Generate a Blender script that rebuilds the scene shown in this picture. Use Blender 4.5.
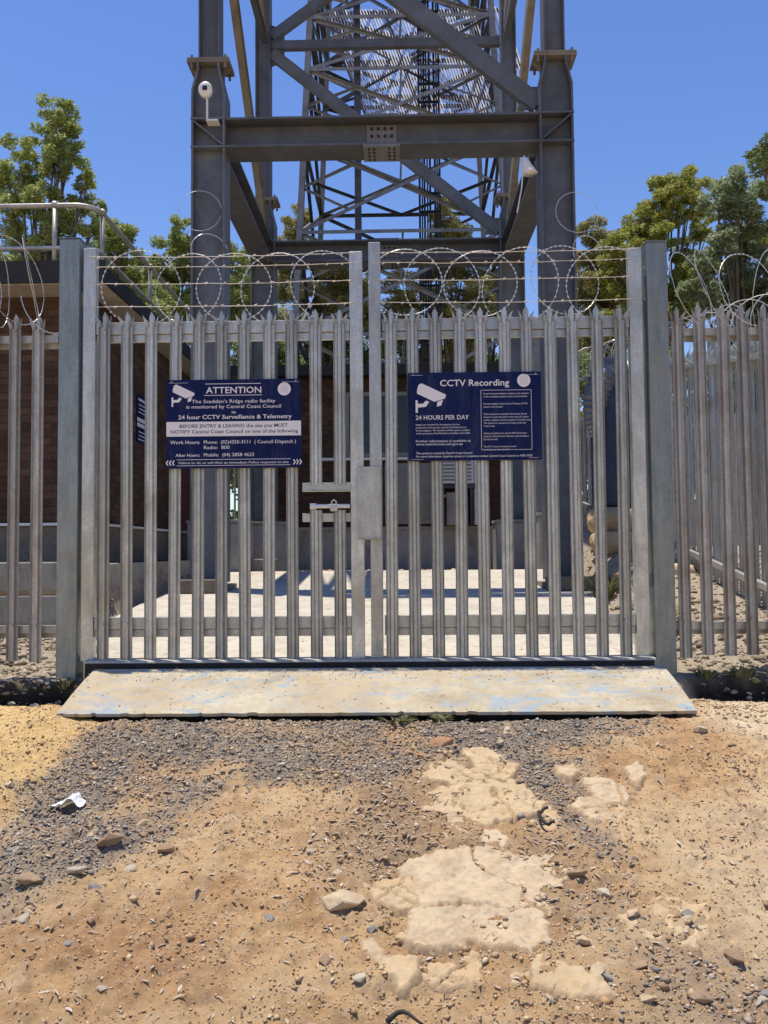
import bpy, bmesh, math, random
import numpy as np
from mathutils import Vector, Matrix

for o in list(bpy.data.objects):
    bpy.data.objects.remove(o, do_unlink=True)
scn = bpy.context.scene
COL = scn.collection
rad = math.radians

# ------------------------------------------------------------------ camera
CAMZ = 0.745
cd = bpy.data.cameras.new('camera'); cam = bpy.data.objects.new('camera', cd); COL.objects.link(cam)
a_, p_, r_ = rad(1.1), rad(2.72), rad(0.5)
f_ = Vector((-math.sin(a_)*math.cos(p_), math.cos(a_)*math.cos(p_), math.sin(p_)))
R_ = Vector((math.cos(a_), math.sin(a_), 0)); U_ = R_.cross(f_)
R2 = R_*math.cos(r_) - U_*math.sin(r_); U2 = U_*math.cos(r_) + R_*math.sin(r_)
cam.matrix_world = Matrix(((R2.x, U2.x, -f_.x, 0), (R2.y, U2.y, -f_.y, 0), (R2.z, U2.z, -f_.z, CAMZ), (0, 0, 0, 1)))
cd.sensor_fit = 'VERTICAL'; cd.sensor_height = 36; cd.lens = 36*850/1024.0
cd.clip_start = 0.05; cd.clip_end = 3000
scn.camera = cam
scn.render.resolution_x = 768; scn.render.resolution_y = 1024

# ------------------------------------------------------------------ light
SH = Vector((0.15, -0.075, -1.0)).normalized()            # direction the sunlight travels
sun_el = math.asin(-SH.z); sun_az = math.atan2(-SH.x, -SH.y)
w = bpy.data.worlds.new('World'); scn.world = w; w.use_nodes = True
nt = w.node_tree; nt.nodes.clear()
wo = nt.nodes.new('ShaderNodeOutputWorld'); bg = nt.nodes.new('ShaderNodeBackground')
sky = nt.nodes.new('ShaderNodeTexSky'); sky.sky_type = 'NISHITA'; sky.sun_disc = False
sky.sun_elevation = sun_el; sky.sun_rotation = sun_az
sky.altitude = 200; sky.air_density = 1.25; sky.dust_density = 0.15; sky.ozone_density = 4.0
bg.inputs['Strength'].default_value = 0.14
hs = nt.nodes.new('ShaderNodeHueSaturation'); hs.inputs['Hue'].default_value = .516; hs.inputs['Saturation'].default_value = 1.17; hs.inputs['Value'].default_value = 1.0
nt.links.new(sky.outputs[0], hs.inputs['Color']); nt.links.new(hs.outputs[0], bg.inputs[0]); nt.links.new(bg.outputs[0], wo.inputs[0])
sd = bpy.data.lights.new('sun', 'SUN'); sun = bpy.data.objects.new('sun', sd); COL.objects.link(sun)
sd.energy = 4.9; sd.angle = rad(0.53); sd.color = (1.0, 0.94, 0.82)
sun.rotation_euler = SH.to_track_quat('-Z', 'Y').to_euler()
vs = scn.view_settings
vs.view_transform = 'Standard'; vs.look = 'None'; vs.gamma = 1; vs.use_curve_mapping = False; vs.exposure = 0.17

rng = np.random.default_rng(7); random.seed(7)

# ------------------------------------------------------------------ noise (numpy)
def _hash(ix, iy, s):
    h = (ix.astype(np.int64)*374761393 + iy.astype(np.int64)*668265263 + s*1442695041) & 0xffffffff
    h = ((h ^ (h >> 13))*1274126177) & 0xffffffff
    return ((h ^ (h >> 16)) & 0xffff)/65535.0
def vnoise(x, y, s=0):
    x = np.asarray(x, float); y = np.asarray(y, float)
    ix = np.floor(x); iy = np.floor(y); fx = x-ix; fy = y-iy
    fx = fx*fx*(3-2*fx); fy = fy*fy*(3-2*fy)
    a = _hash(ix, iy, s); b = _hash(ix+1, iy, s); c = _hash(ix, iy+1, s); d = _hash(ix+1, iy+1, s)
    return (a*(1-fx)+b*fx)*(1-fy) + (c*(1-fx)+d*fx)*fy
def fbm(x, y, s=0, o=4):
    t = 0; a = .5; n = 0
    for i in range(o):
        t = t + a*vnoise(x*2**i, y*2**i, s+i*17); n += a; a *= .5
    return t/n

# ------------------------------------------------------------------ materials
def nn(t, k, **kw):
    n = t.nodes.new(k)
    for a, v in kw.items(): setattr(n, a, v)
    return n
def mat_new(name, rough=.8, metal=0, spec=.4):
    m = bpy.data.materials.new(name); m.use_nodes = True; t = m.node_tree
    b = t.nodes['Principled BSDF']; b.inputs['Roughness'].default_value = rough; b.inputs['Metallic'].default_value = metal
    b.inputs['Specular IOR Level'].default_value = spec
    return m, t, b
def ramp(t, src, stops):
    r = nn(t, 'ShaderNodeValToRGB'); cr = r.color_ramp
    while len(cr.elements) < len(stops): cr.elements.new(.5)
    for e, (p, c) in zip(cr.elements, stops):
        e.position = p; e.color = (c[0], c[1], c[2], 1) if hasattr(c, '__len__') else (c, c, c, 1)
    t.links.new(src, r.inputs[0]); return r.outputs[0]
def noise(t, scale, detail=6, rough=.6, vec=None, dist=0):
    n = nn(t, 'ShaderNodeTexNoise'); n.inputs['Scale'].default_value = scale; n.inputs['Detail'].default_value = detail
    n.inputs['Roughness'].default_value = rough; n.inputs['Distortion'].default_value = dist
    if vec is not None: t.links.new(vec, n.inputs['Vector'])
    return n.outputs['Fac']
def pos(t, scale=(1, 1, 1)):
    g = nn(t, 'ShaderNodeNewGeometry'); m = nn(t, 'ShaderNodeMapping'); m.inputs['Scale'].default_value = scale
    t.links.new(g.outputs['Position'], m.inputs['Vector']); return m.outputs[0]
def mix(t, fac, a, b, mode='MIX'):
    n = nn(t, 'ShaderNodeMix', data_type='RGBA', blend_type=mode)
    for s, v in ((0, fac), (6, a), (7, b)):
        if isinstance(v, bpy.types.NodeSocket): t.links.new(v, n.inputs[s])
        elif isinstance(v, (int, float)): n.inputs[s].default_value = v if s == 0 else (v, v, v, 1)
        else: n.inputs[s].default_value = (*v, 1)
    return n.outputs[2]
def bump(t, b, h, strength=.3, dist=.01):
    n = nn(t, 'ShaderNodeBump'); n.inputs['Strength'].default_value = strength; n.inputs['Distance'].default_value = dist
    t.links.new(h, n.inputs['Height']); t.links.new(n.outputs[0], b.inputs['Normal'])

def metal(name, c1, c2, c3=None, rough=.5, metallic=.35, streak=True, rust=0):
    m, t, b = mat_new(name, rough, metallic)
    p = pos(t, (7, 7, 1.2)) if streak else pos(t)
    n1 = noise(t, 3.0, 8, .65, p)
    base = ramp(t, n1, [(.3, c1), (.7, c2)])
    p2 = pos(t)
    v = nn(t, 'ShaderNodeTexVoronoi'); v.inputs['Scale'].default_value = 90; t.links.new(p2, v.inputs['Vector'])
    sp = ramp(t, v.outputs['Color'], [(0, .86), (1, 1.12)])
    base = mix(t, 1.0, base, sp, 'MULTIPLY')
    oi = nn(t, 'ShaderNodeObjectInfo'); base = mix(t, 1.0, base, ramp(t, oi.outputs['Random'], [(0, .80), (1, 1.12)]), 'MULTIPLY')
    n2 = noise(t, 1.7, 7, .7, p2, .6)
    if c3: base = mix(t, ramp(t, n2, [(.5, 0), (.68, .8)]), base, c3)
    if rust:
        n3 = noise(t, 14, 8, .75, p2); base = mix(t, ramp(t, n3, [(.62, 0), (.74, rust)]), base, (.12, .05, .022))
    t.links.new(base, b.inputs['Base Color'])
    t.links.new(ramp(t, noise(t, 9, 5, .6, p2), [(.3, rough-.1), (.7, rough+.15)]), b.inputs['Roughness'])
    bump(t, b, noise(t, 60, 4, .6, p2), .12, .004)
    return m
def plain(name, c, rough=.7, metallic=0, var=.25, sc=6, emit=0):
    m, t, b = mat_new(name, rough, metallic)
    lo = tuple(x*(1-var) for x in c); hi = tuple(min(1, x*(1+var)) for x in c)
    t.links.new(ramp(t, noise(t, sc, 7, .65, pos(t)), [(.3, lo), (.7, hi)]), b.inputs['Base Color'])
    return m
def concrete(name, c, dirt=(.2, .15, .1), amount=.5, sc=3.0, streaks=False):
    m, t, b = mat_new(name, .92, 0, .2)
    p = pos(t)
    base = ramp(t, noise(t, sc, 9, .7, p), [(.28, tuple(x*.75 for x in c)), (.5, c), (.75, tuple(min(.8, x*1.18) for x in c))])
    d = ramp(t, noise(t, sc*2.7, 10, .78, pos(t, (1, 1, .25)) if streaks else p, .8), [(.5, 0), (.72, amount)])
    base = mix(t, d, base, dirt)
    fl = ramp(t, noise(t, 120, 3, .6, p), [(.3, .82), (.7, 1.12)])
    base = mix(t, 1.0, base, fl, 'MULTIPLY')
    t.links.new(base, b.inputs['Base Color'])
    bump(t, b, noise(t, 55, 8, .7, p), .5, .006)
    return m

M = {}
M['galv'] = metal('galvanised_steel', (.40, .405, .375), (.60, .595, .55), (.37, .345, .28), .40, .6)
M['galv_old'] = metal('weathered_galvanised_steel', (.33, .325, .30), (.50, .485, .445), (.27, .225, .17), .48, .5, rust=.3)
M['galv_post'] = metal('grey_green_galvanised_post', (.18, .21, .205), (.29, .32, .315), (.27, .26, .22), .42, .5)
M['tower'] = metal('dull_tower_steel', (.10, .112, .128), (.17, .182, .20), (.115, .10, .08), .6, .3, streak=False)
M['tower_brown'] = metal('brown_stained_tower_steel', (.17, .155, .125), (.27, .24, .19), (.12, .10, .075), .75, .15, streak=False)
M['tower_plate'] = metal('grey_splice_plate', (.15, .155, .155), (.22, .22, .215), None, .6, .3, streak=False)
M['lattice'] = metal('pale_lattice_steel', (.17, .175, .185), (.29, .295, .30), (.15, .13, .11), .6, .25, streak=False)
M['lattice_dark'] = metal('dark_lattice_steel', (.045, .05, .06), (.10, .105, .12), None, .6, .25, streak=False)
M['wire'] = plain('bright_razor_wire', (.62, .61, .58), .35, .5, .15)
M['white_metal'] = plain('white_enamel', (.72, .72, .70), .4, 0, .08)
M['cream'] = plain('cream_painted_steel', (.24, .235, .205), .6, 0, .18)
M['black'] = plain('black_cable_sheath', (.012, .013, .016), .55, 0, .3)
M['dark'] = plain('painted_void_shade', (.03, .028, .026), .9, 0, .3)  # near-black colour, shade painted into gaps and voids
M['glass'] = plain('dark_window_glass', (.02, .025, .03), .12, 0, .2)
M['blue'] = plain('navy_sign_enamel', (.006, .014, .075), .6, 0, .12, 3)
M['blue'].node_tree.nodes['Principled BSDF'].inputs['Specular IOR Level'].default_value = .12
_t = M['blue'].node_tree; _b = _t.nodes['Principled BSDF']; _src = _b.inputs['Base Color'].links[0].from_socket
_t.links.new(mix(_t, ramp(_t, noise(_t, 5, 9, .75, pos(_t, (3, 3, .5)), .4), [(.5, 0), (.8, .22)]), _src, (.20, .19, .18)), _b.inputs['Base Color'])
M['lettering'] = plain('white_sign_lettering', (.78, .76, .76), .5, 0, .03)
M['navy_ink'] = plain('navy_sign_print', (.015, .02, .09), .5, 0, .05)
M['gutter'] = plain('charcoal_fascia_paint', (.018, .016, .015), .6, 0, .3)
M['soffit'] = plain('pale_soffit_board', (.30, .26, .21), .8, 0, .15)
M['tank'] = plain('blue_grey_tank', (.05, .065, .10), .5, .2, .25, 2)
M['foil'] = plain('silver_duct_foil', (.22, .225, .235), .5, .5, .25, 8)
M['timber'] = concrete('weathered_timber', (.20, .17, .13), (.07, .05, .035), .8, 8)
M['plinth'] = concrete('grey_stained_concrete', (.35, .34, .315), (.09, .085, .075), .75, 2.0, True)
M['slab'] = concrete('sunlit_slab_concrete', (.52, .47, .39), (.27, .22, .16), .8, 3.1)
M['sleeper'] = concrete('concrete_sleeper', (.33, .31, .26), (.10, .085, .065), .8, 3, True)
M['paper'] = plain('white_scrap', (.8, .8, .8), .8, 0, .03)
M['rubber'] = plain('black_rubber', (.02, .018, .016), .7)

# ramp slab with worn pale-blue paint
m, t, b = mat_new('worn_blue_painted_concrete', .9, 0, .2)
p = pos(t)
base = ramp(t, noise(t, 3.5, 9, .72, p), [(.28, (.27, .21, .14)), (.42, (.41, .34, .23)), (.58, (.50, .43, .31)), (.75, (.55, .50, .40))])
blue = ramp(t, noise(t, 2.6, 9, .72, pos(t, (1, 2.2, 1)), 1.9), [(.50, 0), (.60, .8)])
base = mix(t, blue, base, (.27, .35, .42))
base = mix(t, ramp(t, noise(t, 26, 9, .85, p), [(.54, 0), (.66, .7)]), base, (.18, .14, .10))
base = mix(t, ramp(t, noise(t, 1.3, 4, .6, p), [(.48, 0), (.66, .6)]), base, (.44, .33, .21))
t.links.new(base, b.inputs['Base Color']); bump(t, b, noise(t, 50, 8, .75, p), .6, .006)
M['ramp'] = m

# brown brick (x+y, z) so that it wraps on both wall directions
def brick_mat(name, c1, c2, mortar):
    m, t, b = mat_new(name, .9, 0, .15)
    g = nn(t, 'ShaderNodeNewGeometry'); s = nn(t, 'ShaderNodeSeparateXYZ'); t.links.new(g.outputs['Position'], s.inputs[0])
    ad = nn(t, 'ShaderNodeMath', operation='ADD'); t.links.new(s.outputs[0], ad.inputs[0]); t.links.new(s.outputs[1], ad.inputs[1])
    c = nn(t, 'ShaderNodeCombineXYZ'); t.links.new(ad.outputs[0], c.inputs[0]); t.links.new(s.outputs[2], c.inputs[1])
    bt = nn(t, 'ShaderNodeTexBrick'); t.links.new(c.outputs[0], bt.inputs['Vector'])
    bt.inputs['Scale'].default_value = 1; bt.inputs['Brick Width'].default_value = .24; bt.inputs['Row Height'].default_value = .086
    bt.inputs['Mortar Size'].default_value = .006; bt.inputs['Mortar Smooth'].default_value = .2; bt.inputs['Bias'].default_value = -.2
    bt.inputs['Color1'].default_value = (*c1, 1); bt.inputs['Color2'].default_value = (*c2, 1); bt.inputs['Mortar'].default_value = (*mortar, 1)
    n = ramp(t, noise(t, 4, 8, .7, pos(t)), [(.3, .65), (.7, 1.25)])
    t.links.new(mix(t, 1, bt.outputs['Color'], n, 'MULTIPLY'), b.inputs['Base Color'])
    inv = nn(t, 'ShaderNodeMath', operation='SUBTRACT'); inv.inputs[0].default_value = 1; t.links.new(bt.outputs['Fac'], inv.inputs[1])
    bump(t, b, inv.outputs[0], .6, .008)
    return m
M['brick'] = brick_mat('brown_brick', (.07, .04, .027), (.125, .073, .048), (.045, .038, .032))
M['brick_far'] = brick_mat('salmon_brick', (.50, .30, .20), (.58, .38, .27), (.5, .42, .34))

def leaf_mat(name, cols, transl=.42):
    m, t, b = mat_new(name, .5, 0, .35)
    g = nn(t, 'ShaderNodeNewGeometry')
    c = ramp(t, g.outputs['Random Per Island'], [(i/(len(cols)-1), c) for i, c in enumerate(cols)])
    c = mix(t, 1, c, ramp(t, noise(t, .9, 3, .6, pos(t)), [(.3, .72), (.7, 1.25)]), 'MULTIPLY')
    t.links.new(c, b.inputs['Base Color'])
    tr = nn(t, 'ShaderNodeBsdfTranslucent'); t.links.new(c, tr.inputs['Color'])
    ms = nn(t, 'ShaderNodeMixShader'); ms.inputs[0].default_value = transl
    out = t.nodes['Material Output']
    t.links.new(b.outputs[0], ms.inputs[1]); t.links.new(tr.outputs[0], ms.inputs[2]); t.links.new(ms.outputs[0], out.inputs[0])
    return m
M['leaf_yellow'] = leaf_mat('yellow_green_leaves', [(0.229, 0.255, 0.047), (0.363, 0.376, 0.081), (0.484, 0.470, 0.134)])
M['leaf_mid'] = leaf_mat('mid_green_leaves', [(0.211, 0.264, 0.070), (0.334, 0.396, 0.114), (0.493, 0.510, 0.194)])
M['leaf_grey'] = leaf_mat('grey_green_leaves', [(0.176, 0.229, 0.114), (0.283, 0.335, 0.176), (0.442, 0.478, 0.265)])
M['leaf_dark'] = leaf_mat('dark_green_leaves', [(0.140, 0.184, 0.064), (0.216, 0.280, 0.107), (0.346, 0.389, 0.151)])
M['leaf_olive'] = leaf_mat('olive_leaves', [(0.253, 0.237, 0.085), (0.372, 0.355, 0.134), (0.507, 0.457, 0.204)])
M['weed'] = leaf_mat('dry_weeds', [(.13, .15, .05), (.24, .24, .10), (.38, .33, .18)], .3)
M['bark'] = plain('grey_eucalypt_bark', (.16, .13, .10), .9, 0, .4, 5)

def island(name, cols, rough=.9):
    m, t, b = mat_new(name, rough, 0, .2)
    g = nn(t, 'ShaderNodeNewGeometry')
    r = ramp(t, g.outputs['Random Per Island'], [(i/(len(cols)-1), c) for i, c in enumerate(cols)])
    r = mix(t, 1, r, ramp(t, noise(t, 90, 4, .6, pos(t)), [(.3, .8), (.7, 1.15)]), 'MULTIPLY')
    t.links.new(r, b.inputs['Base Color']); return m
M['gravel'] = island('crushed_grey_gravel', [(0.120, 0.108, 0.096), (0.264, 0.240, 0.216), (0.168, 0.156, 0.144), (0.456, 0.396, 0.324), (0.288, 0.204, 0.132), (0.192, 0.186, 0.180), (0.540, 0.468, 0.372), (0.144, 0.120, 0.102), (0.360, 0.264, 0.180), (0.228, 0.210, 0.198)])
M['crumb'] = island('earth_crumbs', [(0.391, 0.250, 0.128), (0.483, 0.330, 0.182), (0.299, 0.194, 0.107), (0.575, 0.455, 0.299), (0.437, 0.273, 0.139), (0.230, 0.159, 0.096), (0.506, 0.364, 0.214), (0.414, 0.285, 0.160)])
M['grain'] = island('dirt_grain', [(.34, .20, .10), (.48, .31, .17), (.56, .42, .27), (.40, .25, .13), (.26, .155, .085), (.62, .49, .33), (.44, .28, .15), (.52, .37, .22)])
M['rubble'] = island('angular_rubble', [(.24, .19, .14), (.36, .29, .21), (.16, .125, .095), (.44, .37, .28), (.30, .21, .14), (.20, .17, .14), (.26, .24, .12)])
M['litter'] = island('dry_leaf_litter', [(.42, .35, .27), (.30, .22, .15), (.20, .13, .09), (.50, .44, .36), (.34, .20, .13)])
def rockmat(name, c, red=(.42, .24, .12), amt=.5):
    m, t, b = mat_new(name, .9, 0, .2); p = pos(t)
    base = ramp(t, noise(t, 9, 9, .7, p), [(.25, tuple(x*.72 for x in c)), (.5, c), (.75, tuple(min(.75, x*1.15) for x in c))])
    base = mix(t, ramp(t, noise(t, 6, 9, .75, p, 1), [(.46, 0), (.62, amt)]), base, red)
    base = mix(t, ramp(t, noise(t, 45, 9, .85, p), [(.54, 0), (.68, .65)]), base, (.24, .16, .10))
    at_ = nn(t, 'ShaderNodeAttribute'); at_.attribute_name = 'dust'
    ns = noise(t, 16, 9, .8, p); ad_ = nn(t, 'ShaderNodeMath', operation='MULTIPLY_ADD'); ad_.inputs[1].default_value = .55; ad_.inputs[2].default_value = 0
    t.links.new(at_.outputs['Fac'], ad_.inputs[0]); ad2 = nn(t, 'ShaderNodeMath', operation='ADD'); t.links.new(ad_.outputs[0], ad2.inputs[0]); t.links.new(ns, ad2.inputs[1])
    base = mix(t, ramp(t, ad2.outputs[0], [(.54, 0), (.70, 1)]), base, ramp(t, noise(t, 30, 6, .8, p), [(.3, (.36, .24, .14)), (.7, (.52, .38, .23))]))
    t.links.new(base, b.inputs['Base Color']); bump(t, b, noise(t, 35, 10, .75, p), .9, .010); return m
M['sandstone'] = rockmat('tan_sandstone', (.53, .40, .245), (.52, .35, .18), .55)
M['sandstone_pale'] = rockmat('pale_sandstone', (.55, .43, .285), (.42, .28, .15), .45)
M['ironstone'] = rockmat('reddish_stone', (.40, .24, .13), (.30, .12, .06), .6)
M['stone_brown'] = rockmat('brown_stone', (.36, .25, .16), (.25, .13, .08), .5)
M['stone_white'] = rockmat('whitish_stone', (.48, .41, .31), (.40, .30, .2), .3)
M['stone_grey'] = rockmat('grey_stone', (.27, .25, .23), (.20, .16, .12), .4)

# ------------------------------------------------------------------ mesh collector
class MB:
    def __init__(s): s.v = []; s.f = []
    def add(s, vs_, fs_):
        o = len(s.v); s.v += [tuple(x) for x in vs_]; s.f += [tuple(i+o for i in f) for f in fs_]; return s
    def box(s, x0, x1, y0, y1, z0, z1):
        s.add([(x0, y0, z0), (x1, y0, z0), (x1, y1, z0), (x0, y1, z0), (x0, y0, z1), (x1, y0, z1), (x1, y1, z1), (x0, y1, z1)],
              [(0, 3, 2, 1), (4, 5, 6, 7), (0, 1, 5, 4), (1, 2, 6, 5), (2, 3, 7, 6), (3, 0, 4, 7)]); return s
    def bar(s, p0, p1, w, h, up=(0, 0, 1), off=(0, 0)):
        """rectangular bar: w across, h along up"""
        p0 = Vector(p0); p1 = Vector(p1); d = (p1-p0).normalized(); up = Vector(up)
        sd_ = d.cross(up)
        if sd_.length < 1e-4: sd_ = d.cross(Vector((1, 0, 0)))
        sd_.normalize(); u = sd_.cross(d).normalized()
        vs_ = []
        for p in (p0, p1):
            c = p+sd_*off[0]+u*off[1]
            for i, j in ((-1, -1), (1, -1), (1, 1), (-1, 1)): vs_.append(c+sd_*(i*w/2)+u*(j*h/2))
        s.add(vs_, [(3, 2, 1, 0), (4, 5, 6, 7), (0, 1, 5, 4), (1, 2, 6, 5), (2, 3, 7, 6), (3, 0, 4, 7)]); return s
    def ibeam(s, p0, p1, w, h, tf=.022, tw=.014, up=(0, 0, 1)):
        s.bar(p0, p1, w, tf, up, (0, h/2-tf/2)); s.bar(p0, p1, w, tf, up, (0, -h/2+tf/2)); s.bar(p0, p1, tw, h-2*tf-.002, up); return s
    def angle(s, p0, p1, a, tk=.012, up=(0, 0, 1)):
        s.bar(p0, p1, a, tk, up, (0, a/2)); s.bar(p0, p1, tk, a-tk, up, (a/2-tk/2, -.001)); return s
    def tube(s, pts, r, n=6, r1=None):
        pts = [Vector(p) for p in pts]; N = len(pts); o = len(s.v); prev = None
        for i, p in enumerate(pts):
            d = (pts[min(i+1, N-1)]-pts[max(i-1, 0)])
            if d.length < 1e-9: d = Vector((0, 0, 1))
            d.normalize()
            a = (Vector((0, 0, 1)) if prev is None else prev)
            a = a-d*a.dot(d)
            if a.length < 1e-3: a = Vector((1, 0, 0))-d*d.x
            a.normalize(); prev = a; b = d.cross(a)
            rr = r if r1 is None else r+(r1-r)*i/max(1, N-1)
            for k in range(n):
                t_ = 2*math.pi*k/n; s.v.append(tuple(p+(a*math.cos(t_)+b*math.sin(t_))*rr))
        for i in range(N-1):
            for k in range(n):
                k2 = (k+1) % n; s.f.append((o+i*n+k, o+i*n+k2, o+(i+1)*n+k2, o+(i+1)*n+k))
        s.f.append(tuple(o+k for k in range(n))[::-1]); s.f.append(tuple(o+(N-1)*n+k for k in range(n)))
        return s
    def lathe(s, cx, cy, prof, n=20):
        o = len(s.v)
        for r, z in prof:
            for k in range(n): s.v.append((cx+r*math.cos(2*math.pi*k/n), cy+r*math.sin(2*math.pi*k/n), z))
        for i in range(len(prof)-1):
            for k in range(n): k2 = (k+1) % n; s.f.append((o+i*n+k, o+i*n+k2, o+(i+1)*n+k2, o+(i+1)*n+k))
        s.f.append(tuple(o+k for k in range(n))[::-1]); s.f.append(tuple(o+(len(prof)-1)*n+k for k in range(n))); return s
    def prism_xz(s, poly, y0, y1):
        """polygon in x,z given counter-clockwise seen from -Y; y0 nearest"""
        n = len(poly); s.add([(x, y0, z) for x, z in poly]+[(x, y1, z) for x, z in poly],
              [tuple(range(n)), tuple(range(2*n-1, n-1, -1))]+[(i, i+n, (i+1) % n+n, (i+1) % n) for i in range(n)]); return s
    def build(s, name, mat, parent=None, smooth=False, bevel=0):
        me = bpy.data.meshes.new(name)
        off = parent.location if parent is not None else Vector((0, 0, 0))
        if parent is not None and parent.parent is not None: off = off+parent.parent.location
        vs_ = [(x-off[0], y-off[1], z-off[2]) for x, y, z in s.v]
        me.from_pydata(vs_, [], s.f); me.materials.append(mat)
        if smooth: me.polygons.foreach_set('use_smooth', [True]*len(me.polygons))
        o = bpy.data.objects.new(name, me); COL.objects.link(o)
        if parent is not None: o.parent = parent
        if bevel:
            md = o.modifiers.new('bevel', 'BEVEL'); md.width = bevel; md.segments = 2; md.limit_method = 'ANGLE'
        return o
def thing(name, label, cat, loc=(0, 0, 0), group=None):
    o = bpy.data.objects.new(name, None); COL.objects.link(o); o.location = loc; o.empty_display_size = .1
    return tag(o, label, cat, group)
def tag(o, label, cat, group=None):
    o['label'] = label; o['category'] = cat
    if group: o['group'] = group
    return o
def struct(o): o['kind'] = 'structure'; return o
def stuff(o, label, cat): tag(o, label, cat); o['kind'] = 'stuff'; return o
def fastmesh(name, V, F, mat, k):
    """V (n,3) array, F (m,k) array of equal-size faces"""
    me = bpy.data.meshes.new(name); me.vertices.add(len(V)); me.vertices.foreach_set('co', V.astype(np.float32).ravel())
    me.loops.add(F.size); me.loops.foreach_set('vertex_index', F.astype(np.int32).ravel())
    me.polygons.add(len(F)); me.polygons.foreach_set('loop_start', np.arange(0, F.size, k, dtype=np.int32))
    me.polygons.foreach_set('loop_total', np.full(len(F), k, dtype=np.int32))
    me.materials.append(mat); me.update(calc_edges=True)
    return me
def link(name, me, parent=None):
    o = bpy.data.objects.new(name, me); COL.objects.link(o)
    if parent is not None: o.parent = parent
    return o
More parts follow.
